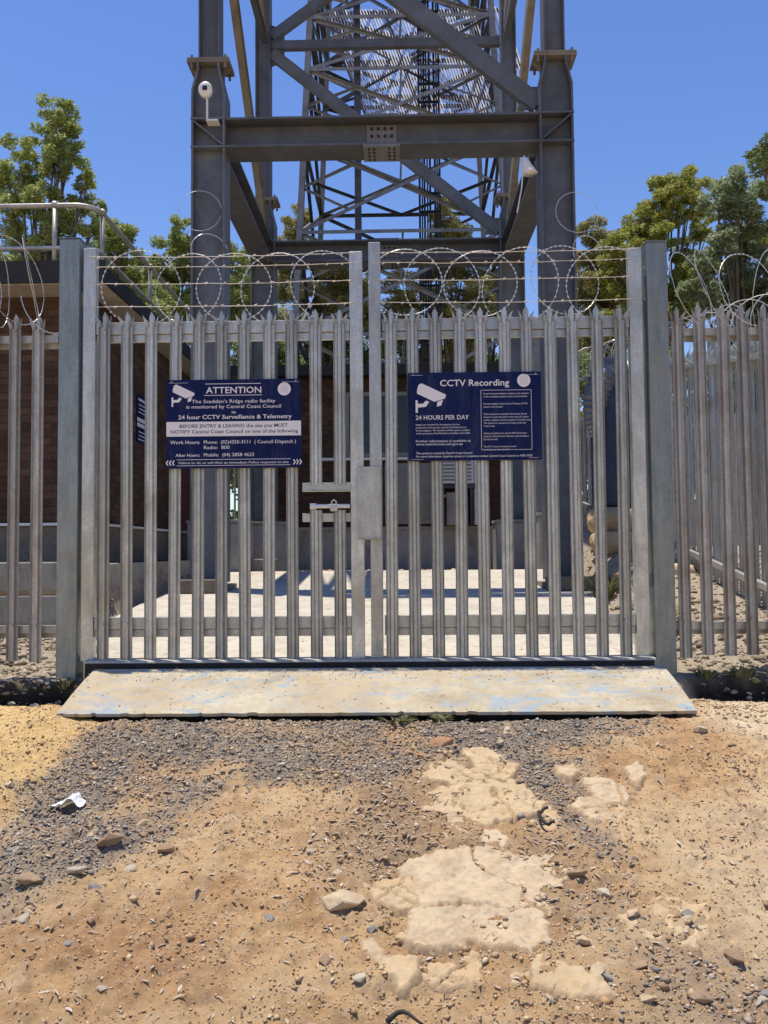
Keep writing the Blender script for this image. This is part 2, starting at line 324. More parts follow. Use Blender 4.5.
LOBES = {
 'T1': [(-7.87,19.40,10.26,0.38),(-8.88,20.00,9.21,0.47),(-8.34,20.60,9.19,0.47),(-7.14,19.40,8.38,0.38),(-8.38,20.00,7.97,0.52),(-7.44,20.60,9.31,0.24),(-7.93,19.30,11.12,0.39),(-7.97,20.00,11.04,0.40),(-8.83,20.70,11.16,0.39),(-8.98,19.65,10.45,0.37),(-8.00,20.35,10.67,0.38),(-7.92,19.30,9.85,0.41),(-8.89,20.00,10.02,0.42),(-9.75,20.70,10.20,0.44),(-7.41,19.65,9.69,0.32),(-9.48,20.35,9.36,0.48),(-8.21,19.30,9.02,0.45),(-7.66,20.00,9.31,0.38),(-9.43,20.70,8.62,0.58),(-8.00,19.65,8.32,0.46),(-8.89,20.35,7.73,0.57),(-9.37,19.30,7.38,0.59),(-7.77,20.00,7.59,0.47),(-10.58,20.70,9.65,0.58)],
 'T2': [(-7.20,21.40,9.05,0.36),(-7.61,22.00,8.27,0.47),(-7.00,22.60,8.32,0.41),(-6.93,21.40,7.27,0.52),(-7.87,22.00,7.60,0.47),(-6.72,22.60,7.77,0.41),(-7.43,21.30,8.81,0.40),(-7.14,22.00,8.66,0.36),(-8.13,22.70,8.73,0.43),(-6.83,21.65,7.74,0.41),(-7.59,22.35,7.57,0.58),(-6.28,21.30,6.92,0.45),(-8.14,22.00,7.47,0.52),(-7.57,22.70,6.85,0.53)],
 'T3': [(-5.95,23.40,9.42,0.40),(-6.71,24.00,8.92,0.51),(-7.32,24.60,8.24,0.51),(-6.12,23.40,7.86,0.56),(-5.98,24.00,7.31,0.51),(-4.71,24.60,9.10,0.45),(-4.43,23.40,7.98,0.51),(-4.97,24.00,7.59,0.51),(-6.04,23.30,9.82,0.36),(-6.51,24.00,9.36,0.51),(-7.05,24.70,8.71,0.58),(-5.96,23.65,8.80,0.50),(-6.51,24.35,7.80,0.69),(-4.52,23.30,9.22,0.33),(-4.77,24.00,8.46,0.51),(-4.53,24.70,7.87,0.64),(-7.32,23.65,7.24,0.56),(-5.49,24.35,7.55,0.63)],
 'T4': [(-3.60,28.40,11.81,0.41),(-3.40,29.00,11.09,0.51),(-3.83,29.60,10.23,0.61),(-2.31,28.40,10.17,0.55),(-1.67,29.00,9.83,0.61),(-2.77,29.60,9.14,0.61),(-1.23,28.40,9.12,0.61),(-3.31,28.30,12.15,0.43),(-3.57,29.00,11.62,0.55),(-4.09,29.70,10.88,0.49),(-2.26,28.65,11.05,0.44),(-1.96,29.35,10.40,0.62),(-2.98,28.30,9.35,0.67),(-1.60,29.00,9.06,0.68),(-1.14,29.70,10.15,0.49),(-3.78,28.65,8.36,0.67),(-2.57,29.35,8.36,0.76)],
 'T5': [(1.72,27.40,11.34,0.46),(1.41,28.00,10.83,0.53),(2.18,28.60,10.41,0.53),(2.66,27.40,8.93,0.59),(3.39,28.00,9.61,0.53),(0.06,28.60,8.99,0.66),(1.36,27.40,8.95,0.66),(2.04,28.00,7.94,0.72),(0.75,28.60,10.01,0.46),(3.56,27.40,7.93,0.59),(1.55,27.30,11.80,0.48),(2.02,28.00,11.16,0.49),(1.44,28.70,10.45,0.61),(0.06,27.65,9.21,0.65),(2.83,28.35,9.66,0.60),(2.32,27.30,8.19,0.77),(0.71,28.00,8.20,0.79),(3.47,28.70,8.97,0.61),(3.56,27.65,10.50,0.33),(-0.46,28.35,8.24,0.67)],
 'T6': [(5.35,23.40,9.10,0.40),(5.82,24.00,8.79,0.45),(6.12,24.60,8.04,0.51),(5.27,23.40,7.98,0.51),(5.87,24.00,7.00,0.56),(5.39,23.30,9.57,0.38),(5.88,24.00,9.31,0.40),(5.49,24.70,9.03,0.52),(6.00,23.65,8.24,0.50),(5.53,24.35,7.62,0.63),(5.60,23.30,6.40,0.66),(4.59,24.00,7.02,0.56)],
 'T7': [(6.67,21.40,8.62,0.36),(6.32,22.00,8.11,0.41),(7.14,22.60,7.43,0.47),(7.40,21.40,7.58,0.41),(6.61,22.00,9.51,0.31),(5.95,22.60,7.72,0.47),(7.02,21.50,9.38,0.34),(8.04,22.00,9.30,0.31),(6.15,22.50,8.44,0.39),(7.45,21.50,8.07,0.36),(6.46,22.00,8.71,0.36),(7.36,22.50,10.24,0.36),(7.49,21.50,9.55,0.28),(6.73,22.00,9.05,0.34),(5.72,22.50,8.28,0.41),(7.69,21.50,7.48,0.41),(7.26,21.30,10.12,0.40),(7.00,22.00,10.25,0.36),(8.18,22.70,10.45,0.35),(6.64,21.65,9.58,0.38),(6.45,22.35,9.30,0.45),(5.58,21.30,8.34,0.43),(6.59,22.00,8.45,0.44),(7.88,22.70,8.95,0.32),(6.93,21.65,7.66,0.51),(6.41,22.35,7.58,0.53),(6.46,21.30,6.41,0.60),(5.89,22.00,6.47,0.57),(8.17,22.70,9.90,0.24),(7.47,21.65,6.88,0.51)],
 'T8': [(7.28,18.40,8.38,0.36),(7.90,19.00,7.82,0.40),(7.53,19.60,7.51,0.36),(6.59,18.40,7.01,0.31),(7.80,19.00,6.68,0.40),(7.35,19.60,6.64,0.40),(6.57,18.40,6.39,0.36),(8.11,19.00,5.99,0.45),(7.35,18.30,8.63,0.39),(8.08,19.00,8.62,0.40),(7.51,19.70,8.76,0.35),(7.58,18.65,7.98,0.39),(8.42,19.35,7.76,0.46),(7.10,18.30,7.39,0.37),(7.81,19.00,7.13,0.40),(7.33,19.70,7.22,0.32),(8.06,18.65,6.41,0.44),(7.59,19.35,6.33,0.46),(8.38,18.30,6.78,0.47),(7.88,19.00,5.65,0.49),(9.10,19.70,6.29,0.51)],
 'T9': [(7.13,16.30,8.33,0.31),(7.70,17.00,8.19,0.32),(8.29,17.70,8.07,0.42),(7.79,16.65,8.64,0.43),(8.62,17.35,8.44,0.53),(8.01,16.30,7.09,0.50)],
 'T10': [(8.92,20.30,8.37,0.26),(9.11,21.00,8.18,0.27),(10.07,21.70,8.28,0.41),(9.68,20.65,7.17,0.49)],
 'S1': [(-8.45,26.30,6.85,0.80),(-7.37,27.00,6.35,0.83),(-8.23,27.70,7.51,0.72),(-6.32,26.65,6.91,0.75)],
 'S2': [(-4.98,26.30,6.81,0.74),(-3.82,27.00,6.79,0.76),(-4.58,27.70,7.62,0.65)],
 'S3': [(-3.10,29.30,7.29,0.83),(-1.92,30.00,7.79,0.78),(-1.05,30.70,7.39,0.79)],
 'S4': [(0.04,29.30,7.43,0.83),(1.28,30.00,7.21,0.85),(2.59,30.70,7.71,0.87),(3.55,29.65,6.93,0.77)],
 'S5': [(4.80,21.30,4.90,0.70),(5.58,22.00,3.86,0.78),(4.95,22.70,3.43,0.75),(5.59,21.65,2.53,0.66)],
 'S6': [(5.33,17.30,4.41,0.61),(6.38,18.00,4.34,0.72),(6.16,18.70,3.38,0.75),(6.63,17.65,2.80,0.71),(5.81,18.35,2.25,0.60)],
 'S7': [(6.54,16.30,3.99,0.65),(7.50,17.00,3.72,0.68),(7.47,17.70,2.59,0.71),(7.81,16.65,2.86,0.67),(6.90,17.35,1.95,0.49),(7.42,16.30,1.77,0.46)],
 'S8': [(-12.41,25.30,7.60,0.89),(-13.72,26.00,8.75,0.92),(-13.41,26.70,7.01,0.94)],
}
POLY = {
 'upper_tri': [(0.321,4.371),(0.386,4.412),(0.444,4.384),(0.529,4.185),(0.479,4.052),(0.368,4.113)],
 'ledge_a': [(0.107,4.164),(0.231,4.213),(0.315,4.162),(0.451,4.017),(0.398,3.949),(0.240,3.973),(0.126,4.020)],
 'ledge_b': [(0.128,3.822),(0.307,3.950),(0.469,3.971),(0.565,3.850),(0.555,3.678),(0.424,3.613),(0.237,3.614),(0.105,3.671)],
 'ledge_c': [(0.539,3.798),(0.619,3.777),(0.648,3.678),(0.608,3.548),(0.533,3.513),(0.526,3.650)],
 'big': [(0.069,3.254),(0.195,3.292),(0.365,3.284),(0.543,3.268),(0.566,3.151),(0.490,3.023),(0.426,2.841),(0.362,2.732),(0.300,2.791),(0.213,2.825),(0.131,2.797),(0.064,2.836)],
 'left_a': [(-0.139,3.097),(-0.068,3.153),(0.015,3.167),(0.058,3.097),(0.051,2.973),(-0.014,2.954),(-0.084,3.018)],
 'loose': [(-0.288,3.038),(-0.236,3.098),(-0.189,3.037),(-0.145,2.992),(-0.155,2.918),(-0.211,2.942),(-0.270,2.955)],
 'tri_b': [(-0.030,2.859),(0.006,2.876),(0.047,2.813),(0.011,2.769),(-0.024,2.791)],
 'low_a': [(0.066,2.769),(0.176,2.759),(0.265,2.706),(0.350,2.646),(0.317,2.584),(0.193,2.583),(0.105,2.597),(0.062,2.646)],
 'low_b': [(0.385,2.681),(0.447,2.686),(0.522,2.631),(0.583,2.538),(0.553,2.507),(0.449,2.533),(0.388,2.584)],
 'low_c': [(-0.101,2.706),(-0.030,2.716),(0.048,2.696),(0.049,2.617),(-0.014,2.588),(-0.075,2.631)],
 'low_d': [(-0.130,2.802),(-0.078,2.791),(-0.058,2.737),(-0.076,2.696),(-0.127,2.716)],
 'r_a': [(0.746,4.208),(0.819,4.233),(0.842,4.157),(0.794,4.061),(0.737,4.109)],
 'r_b': [(0.835,4.037),(0.933,4.095),(0.985,3.967),(0.983,3.826),(0.888,3.795),(0.842,3.902)],
 'r_c': [(0.736,3.776),(0.850,3.837),(0.947,3.754),(0.908,3.638),(0.785,3.648)],
 'r_d': [(1.071,4.155),(1.148,4.191),(1.148,4.057),(1.079,3.977),(1.048,4.035)],
 'r_e': [(0.741,2.941),(0.877,2.991),(1.013,2.990),(1.037,2.899),(0.979,2.786),(0.869,2.759),(0.759,2.813)],
 'q': [(-1.164,3.632),(-1.115,3.709),(-1.044,3.689),(-1.028,3.603),(-1.087,3.548),(-1.138,3.576)],
 'r2': [(-1.216,3.418),(-1.171,3.452),(-1.111,3.393),(-1.120,3.336),(-1.184,3.352)],
 'top_red': [(0.152,4.575),(0.203,4.651),(0.266,4.544),(0.268,4.400),(0.190,4.373),(0.142,4.458)],
 'k1': [(0.148,3.497),(0.211,3.532),(0.266,3.462),(0.230,3.412),(0.168,3.429)],
 'k2': [(0.329,3.496),(0.393,3.522),(0.421,3.427),(0.374,3.362),(0.317,3.411)],
 'k3': [(0.726,3.385),(0.844,3.468),(0.927,3.408),(0.912,3.251),(0.757,3.193),(0.708,3.267)],
 'gravel1': [(-1.814,5.036),(-0.603,5.053),(0.688,5.032),(1.458,4.984),(1.001,4.609),(0.800,4.259),(0.753,3.796),(0.756,3.344),(0.603,3.345),(0.597,3.649),(0.565,3.850),(0.466,4.136),(0.268,4.400),(0.086,4.267),(-0.104,3.909),(-0.484,4.049),(-0.713,4.004),(-0.888,3.757),(-1.079,3.393),(-1.214,3.128),(-1.335,2.842),(-1.431,2.654),(-1.773,3.276),(-1.660,3.524),(-1.690,4.096),(-1.644,4.568)],
 'gravel2': [(0.604,2.991),(0.757,3.055),(0.759,2.813),(1.016,2.656),(1.193,2.474),(1.044,2.176),(0.480,2.174),(0.522,2.472),(0.482,2.706)],
 'sandL': [(-3.863,6.266),(-2.236,5.483),(-1.770,4.963),(-1.692,4.220),(-1.726,3.664),(-2.005,3.277)],
 'sandR': [(1.803,5.407),(2.207,5.985),(3.425,5.957),(2.540,4.443),(1.875,4.451),(1.637,4.759)],
 'paleR': [(1.296,3.792),(2.422,4.242),(1.388,2.474),(1.100,2.656),(1.047,2.990)],
 'dark': [(-0.222,4.476),(0.298,4.470),(0.122,3.907),(0.141,3.347),(0.634,3.512),(0.703,3.123),(0.058,3.124),(-0.279,3.271)],
}

# ================================================================== TERRAIN
def smooth(a, b, x): t_ = np.clip((x-a)/(b-a), 0, 1); return t_*t_*(3-2*t_)
def poly_mask(poly, x, y, soft=.06):
    """signed-distance soft mask of a polygon"""
    x = np.asarray(x, float); y = np.asarray(y, float)
    ins = np.zeros(x.shape, bool); d = np.full(x.shape, 1e9); n = len(poly)
    for i in range(n):
        x0, y0 = poly[i]; x1, y1 = poly[(i+1) % n]
        c = ((y0 > y) != (y1 > y)) & (x < (x1-x0)*(y-y0)/((y1-y0) if abs(y1-y0) > 1e-9 else 1e-9)+x0)
        ins ^= c
        ex, ey = x1-x0, y1-y0; tt = np.clip(((x-x0)*ex+(y-y0)*ey)/(ex*ex+ey*ey+1e-12), 0, 1)
        d = np.minimum(d, np.hypot(x-x0-tt*ex, y-y0-tt*ey))
    sdist = np.where(ins, d, -d)
    return np.clip(.5+sdist/(2*soft), 0, 1)
def gbase(x, y):
    x = np.asarray(x, float); y = np.asarray(y, float)
    zo = -.85+.1327*np.clip(y, -8, 4.9)+.06*np.clip(y-4.9, 0, .6)
    c = .065*(np.clip(y, 0, 13)-5.67)-.075
    zr = -.02+.17*(np.clip(y, 5.5, 12)-5.67)
    zfar = -.02+.10*(np.clip(y, 5.5, 14)-5.67)
    zl = .0+.03*(y-5.67).clip(0, 3)+.55*smooth(8.2, 8.35, y)
    zi = c+(zr-c)*smooth(1.95, 2.6, x)
    zi = zi+(zfar-zi)*smooth(3.2, 4.5, x)
    zi = zi+(zl-zi)*smooth(-2.75, -3.0, x)
    side = np.where((x < -2.0) | (x > 1.67), 1., 0.)
    step = smooth(5.48, 5.6, y)
    z = zo*(1-step)+zi*step
    z = z-.10*np.exp(-((y-5.42)/.09)**2)*np.clip(smooth(-1.95, -2.2, x)+smooth(1.7, 1.95, x), 0, 1)
    # the ramp slab sits in a hollow
    z = z-.05*smooth(4.84, 4.92, y)*(1-smooth(5.5, 5.6, y))*smooth(-2.1, -1.9, x)*(1-smooth(1.6, 1.8, x))
    z = z+.075*np.exp(-(((x+2.02)/.20)**2+((y-4.98)/.16)**2))+.05*np.exp(-(((x-1.78)/.14)**2+((y-5.05)/.2)**2))
    far = smooth(40, 160, np.hypot(x, y)); z = z-far*6
    return z
def gz(x, y): return float(gbase(x, y))
def grav(x, y):
    x = np.asarray(x, float); y = np.asarray(y, float)
    dx = (fbm(x*3, y*3, 5)-.5)*.45; dy = (fbm(x*3, y*3, 9)-.5)*.45
    g = np.maximum(poly_mask(POLY['gravel1'], x+dx, y+dy, .10), .42*poly_mask(POLY['gravel2'], x+dx, y+dy, .2))
    g = g*np.clip(-.55+2.9*fbm(x*3.4, y*3.4, 21, 5), .12, 1)
    return g
def relief(x, y):
    n = fbm(x*1.3, y*1.3, 31)-.5
    n2 = fbm(x*6, y*6, 41, 5)-.5
    n3 = fbm(x*26, y*26, 51, 3)-.5
    near = (1-smooth(6, 10, y))
    pit = np.clip(fbm(x*14, y*14, 55, 3)-.5, -.2, .2); n4 = np.abs(fbm(x*38, y*38, 57, 3)-.5)
    return (n*.12+n2*.05+n3*.030+pit*.06-n4*.035)*near*(1-.8*smooth(4.7, 4.95, y)) + n*.12*(1-near)*smooth(12, 30, np.abs(x)+y*.5)
def gfull(x, y): return gbase(x, y)+relief(x, y)

def graded(lo, hi, step, far, g=1.06):
    a = list(np.arange(lo, hi+step/2, step)); s = step; x = hi
    while x < far: s *= g; x += s; a.append(x)
    s = step; x = lo
    while x > -far: s *= g; x -= s; a.insert(0, x)
    return np.array(a)
xs = graded(-2.6, 2.6, .0115, 500); ys = graded(1.9, 5.75, .0095, 600)
X, Y = np.meshgrid(xs, ys); Z = gfull(X, Y)
V = np.stack([X.ravel(), Y.ravel(), Z.ravel()], 1); nx = len(xs); ny = len(ys)
i, j = np.meshgrid(np.arange(nx-1), np.arange(ny-1)); q = (j*nx+i).ravel()
F = np.stack([q, q+1, q+nx+1, q+nx], 1)

m, t, b = mat_new('dry_sandy_earth', .95, 0, .15)
p = pos(t)
def attr(nm):
    a = nn(t, 'ShaderNodeAttribute'); a.attribute_name = nm; return a.outputs['Fac']
dirt = ramp(t, noise(t, 3.2, 11, .7, p, .5), [(.28, (.26, .14, .065)), (.43, (.39, .23, .11)), (.56, (.49, .305, .15)), (.74, (.58, .40, .225))])
dirt = mix(t, ramp(t, noise(t, 1.15, 7, .62, p, .8), [(.44, 0), (.62, .8)]), dirt, (.60, .44, .25))
dirt = mix(t, ramp(t, noise(t, .85, 6, .6, pos(t, (1, 1.4, 1)), 1.1), [(.50, 0), (.66, .65)]), dirt, (.37, .20, .10))
dirt = mix(t, ramp(t, noise(t, 9, 9, .75, p), [(.52, 0), (.66, .55)]), dirt, (.52, .41, .28))
dirt = mix(t, ramp(t, noise(t, 24, 8, .8, p), [(.54, 0), (.64, .7)]), dirt, (.27, .17, .095))
dirt = mix(t, ramp(t, noise(t, 55, 6, .8, p), [(.56, 0), (.64, .75)]), dirt, (.56, .45, .31))
sand = ramp(t, noise(t, 12, 9, .7, p), [(.3, (0.525, 0.347, 0.140)), (.7, (0.700, 0.495, 0.233))])
pale = ramp(t, noise(t, 10, 9, .7, p), [(.3, (0.529, 0.398, 0.246)), (.7, (0.690, 0.569, 0.385))])
gcol = ramp(t, noise(t, 60, 6, .8, p), [(.3, (.13, .105, .08)), (.5, (.23, .195, .16)), (.7, (.36, .29, .22))])
mulch = ramp(t, noise(t, 30, 8, .8, p), [(.3, (0.150, 0.097, 0.056)), (.7, (0.450, 0.312, 0.195))])
inner = ramp(t, noise(t, 22, 9, .8, p), [(.3, (.13, .10, .07)), (.5, (.34, .28, .21)), (.7, (.52, .45, .36))])
litter = ramp(t, noise(t, 28, 8, .8, p), [(.35, (.006, .005, .004)), (.72, (.05, .036, .025))])  # near-black ground colour painting the shade in the ditch under the fence
c = mix(t, attr('mulch'), dirt, mulch); c = mix(t, attr('sand'), c, sand); c = mix(t, attr('pale'), c, pale)
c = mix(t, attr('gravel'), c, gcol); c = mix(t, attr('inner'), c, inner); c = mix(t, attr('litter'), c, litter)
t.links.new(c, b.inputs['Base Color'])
bump(t, b, noise(t, 70, 12, .85, p), 1.0, .009)
M['earth'] = m
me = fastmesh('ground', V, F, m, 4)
def setattr_(nm, a):
    at = me.attributes.new(nm, 'FLOAT', 'POINT'); at.data.foreach_set('value', np.clip(a, 0, 1).astype(np.float32).ravel())
wx = X+(fbm(X*4, Y*4, 61)-.5)*.3; wy = Y+(fbm(X*4, Y*4, 71)-.5)*.3
G = grav(X, Y)
setattr_('gravel', G*.9); setattr_('sand', poly_mask(POLY['sandL'], wx, wy, .12)*.9)
setattr_('pale', np.maximum(poly_mask(POLY['sandR'], wx, wy, .15), .6*poly_mask(POLY['paleR'], wx, wy, .25)))
setattr_('mulch', poly_mask(POLY['dark'], wx, wy, .15)*.85)
setattr_('inner', smooth(5.5, 5.6, Y)*.95)
ditch_shade = np.exp(-((Y-5.47-.06*(fbm(X*9, Y*0, 3)-.5))/.15)**4)*np.clip(smooth(-1.98, -2.1, X)+smooth(1.78, 1.9, X), 0, 1)
setattr_('litter', ditch_shade)  # mask of the painted ditch shade, not leaf litter
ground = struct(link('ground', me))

# ------------------------------------------------------------------ scattered stones
ICO_V = []; ph = (1+5**.5)/2
for a, b_ in ((-1, ph), (1, ph), (-1, -ph), (1, -ph)): ICO_V.append((a, b_, 0))
for a, b_ in ((-1, ph), (1, ph), (-1, -ph), (1, -ph)): ICO_V.append((0, a, b_))
for a, b_ in ((-1, ph), (1, ph), (-1, -ph), (1, -ph)): ICO_V.append((b_, 0, a))
ICO_V = np.array(ICO_V)/np.hypot(1, ph)
ICO_F = []
for a in range(12):
    for b_ in range(a+1, 12):
        for c_ in range(b_+1, 12):
            if all(abs(np.linalg.norm(ICO_V[p1]-ICO_V[p2])-2/np.hypot(1, ph)) < .01 for p1, p2 in ((a, b_), (b_, c_), (a, c_))):
                nrm = np.cross(ICO_V[b_]-ICO_V[a], ICO_V[c_]-ICO_V[a])
                ICO_F.append((a, b_, c_) if nrm.dot(ICO_V[a]) > 0 else (a, c_, b_))
ICO_F = np.array(ICO_F)
OCT_V = np.array([(1, 0, 0), (-1, 0, 0), (0, 1, 0), (0, -1, 0), (0, 0, 1), (0, 0, -1)], float)
OCT_F = np.array([(0, 2, 4), (2, 1, 4), (1, 3, 4), (3, 0, 4), (2, 0, 5), (1, 2, 5), (3, 1, 5), (0, 3, 5)])
def stones(name, P, size, mat, tv, tf, flat=.6, jit=.28, sink=.25, elong=.5):
    n = len(P); k = len(tv)
    vs_ = tv[None]*(1+rng.uniform(-jit, jit, (n, k, 1)))+rng.uniform(-jit, jit, (n, k, 3))*.35
    sc = np.stack([np.ones(n), 1-rng.random(n)*elong, flat*(.6+.6*rng.random(n))], 1)*size[:, None]
    vs_ = vs_*sc[:, None, :]
    a = rng.random(n)*6.283; ca, sa = np.cos(a), np.sin(a)
    tl = rng.normal(0, .3, n); ct, st = np.cos(tl), np.sin(tl)
    x, y, z = vs_[..., 0], vs_[..., 1], vs_[..., 2]
    y, z = y*ct[:, None]-z*st[:, None], y*st[:, None]+z*ct[:, None]
    x, y = x*ca[:, None]-y*sa[:, None], x*sa[:, None]+y*ca[:, None]
    vs_ = np.stack([x+P[:, 0:1], y+P[:, 1:2], z+P[:, 2:3]+(sc[:, 2]*(1-2*sink))[:, None]*.6], 2)
    Fv = (tf[None]+(np.arange(n)*k)[:, None, None]).reshape(-1, 3)
    return link(name, fastmesh(name, vs_.reshape(-1, 3), Fv, mat, 3))
def scatter(n, x0, x1, y0, y1, dens):
    """rejection sampling, denser towards the camera where stones show"""
    x = rng.uniform(x0, x1, n); y = rng.uniform(y0, y1, n)
    k = rng.random(n) < dens(x, y); x, y = x[k], y[k]
    return np.stack([x, y, gfull(x, y)], 1)
notramp = lambda x, y: ~((y > 4.93) & (x > -2.0) & (x < 1.68))
P_ = scatter(230000, -2.5, 2.6, 2.0, 5.1, lambda x, y: np.clip(grav(x, y)*1.25, 0, 1)*.6*notramp(x, y))
stuff(stones('gravel', P_, rng.gamma(1.8, .0026, len(P_)).clip(.0016, .026), M['gravel'], OCT_V, OCT_F, .55),
      'loose grey crushed gravel strewn before the concrete ramp', 'gravel')
P_ = scatter(120000, -2.6, 2.7, 1.95, 5.3, lambda x, y: (.05+1.0*np.clip((fbm(x*2.6, y*2.6, 77, 5)-.46)*3.6, 0, 1)+.5*poly_mask(POLY['dark'], x, y, .2)+.4*poly_mask(POLY['gravel2'], x, y, .2))*notramp(x, y))
stuff(stones('earth_crumbs', P_, rng.gamma(1.3, .0030, len(P_)).clip(.0013, .030), M['crumb'], OCT_V, OCT_F, .6, .35),
      'crumbs of tan earth and grit over the bare dirt', 'grit')
P_ = scatter(240000, -2.6, 2.7, 1.95, 5.3, lambda x, y: (.25+1.1*np.clip(fbm(x*5, y*5, 177, 5)-.3, 0, 1))*notramp(x, y)*np.clip(1.5-.28*(y-1.9), .3, 1))
stuff(stones('dirt_grains', P_, rng.gamma(2.2, .0012, len(P_)).clip(.001, .009), M['grain'], OCT_V, OCT_F, .7, .35, .35),
      'fine grains and clods of dry tan dirt', 'dirt')
# rubble inside and under the fence line
P_ = scatter(52000, -4.2, 5.5, 5.45, 13, lambda x, y: ((x < -2.05) | (x > 1.95))*(.30+.7*(y < 7.5)))
k = ~((P_[:, 0] < -2.95) & (P_[:, 1] > 8.0)); P_ = P_[k]
stuff(stones('rubble', P_, rng.gamma(1.6, .008, len(P_)).clip(.004, .05), M['rubble'], OCT_V, OCT_F, .6, .4),
      'broken stone rubble covering the ground inside the fence', 'rubble')
P_ = scatter(2600, -2.6, 2.6, 12.35, 15.4, lambda x, y: x*0+1)
stuff(stones('pebbles', P_, rng.gamma(2.6, .014, len(P_)).clip(.01, .08), M['litter'], ICO_V, ICO_F, .55),
      'pale pebbles strewn between the yard slab and rear building', 'pebbles')
# leaf litter: small bent flat blades
def blades(name, P, L, W, mat):
    n = len(P); a = rng.random(n)*6.283; dx, dy = np.cos(a), np.sin(a)
    h = rng.uniform(0, .35, n)*L
    v = np.zeros((n, 6, 3))
    for q_, (s_, u) in enumerate(((-.5, 0), (0, -.5), (0, .5), (.5, 0))):
        pass
    pts = [(-.5, 0, 0), (-.1, -.5, .5), (-.1, .5, .5), (.2, -.45, 1.), (.2, .45, 1.), (.55, 0, .2)]
    for q_, (s_, u, z_) in enumerate(pts):
        v[:, q_, 0] = P[:, 0]+dx*s_*L-dy*u*W; v[:, q_, 1] = P[:, 1]+dy*s_*L+dx*u*W; v[:, q_, 2] = P[:, 2]+.004+h*z_*.5
    Fv = np.array([(0, 1, 2, 2), (1, 3, 4, 2), (3, 5, 4, 4)])
    tri = np.array([(0, 1, 2), (1, 3, 4), (1, 4, 2), (3, 5, 4)])
    Fv = (tri[None]+(np.arange(n)*6)[:, None, None]).reshape(-1, 3)
    return link(name, fastmesh(name, v.reshape(-1, 3), Fv, mat, 3))
P_ = scatter(42000, -2.6, 2.7, 2.0, 5.3, lambda x, y: (.10+.9*np.maximum(poly_mask(POLY['dark'], x, y, .2), .6*poly_mask(POLY['gravel1'], x, y, .2)))*notramp(x, y)*.6)
stuff(blades('leaf_litter', P_, rng.uniform(.012, .05, len(P_)), rng.uniform(.003, .012, len(P_)), M['litter']),
      'curled dry leaves and bark scraps over gravel and dirt', 'leaf litter')
P_ = scatter(900, -2.6, 2.4, 5.7, 12, lambda x, y: x*0+.5); P_[:, 2] = .052+.065*(P_[:, 1]-5.67)+.003
stuff(blades('slab_litter', P_, rng.uniform(.02, .07, len(P_)), rng.uniform(.006, .015, len(P_)), M['litter']),
      'dry leaves lying on the sunlit yard slab', 'leaf litter')
P_ = scatter(700, -2.0, 1.68, 4.92, 5.5, lambda x, y: .25+.75*(y > 5.3)); P_[:, 2] = -.172+.3*(P_[:, 1]-4.9)+.004
stuff(blades('ramp_litter', P_, rng.uniform(.008, .035, len(P_)), rng.uniform(.003, .009, len(P_)), M['litter']),
      'small leaf scraps lying on the sloping ramp', 'leaf litter')

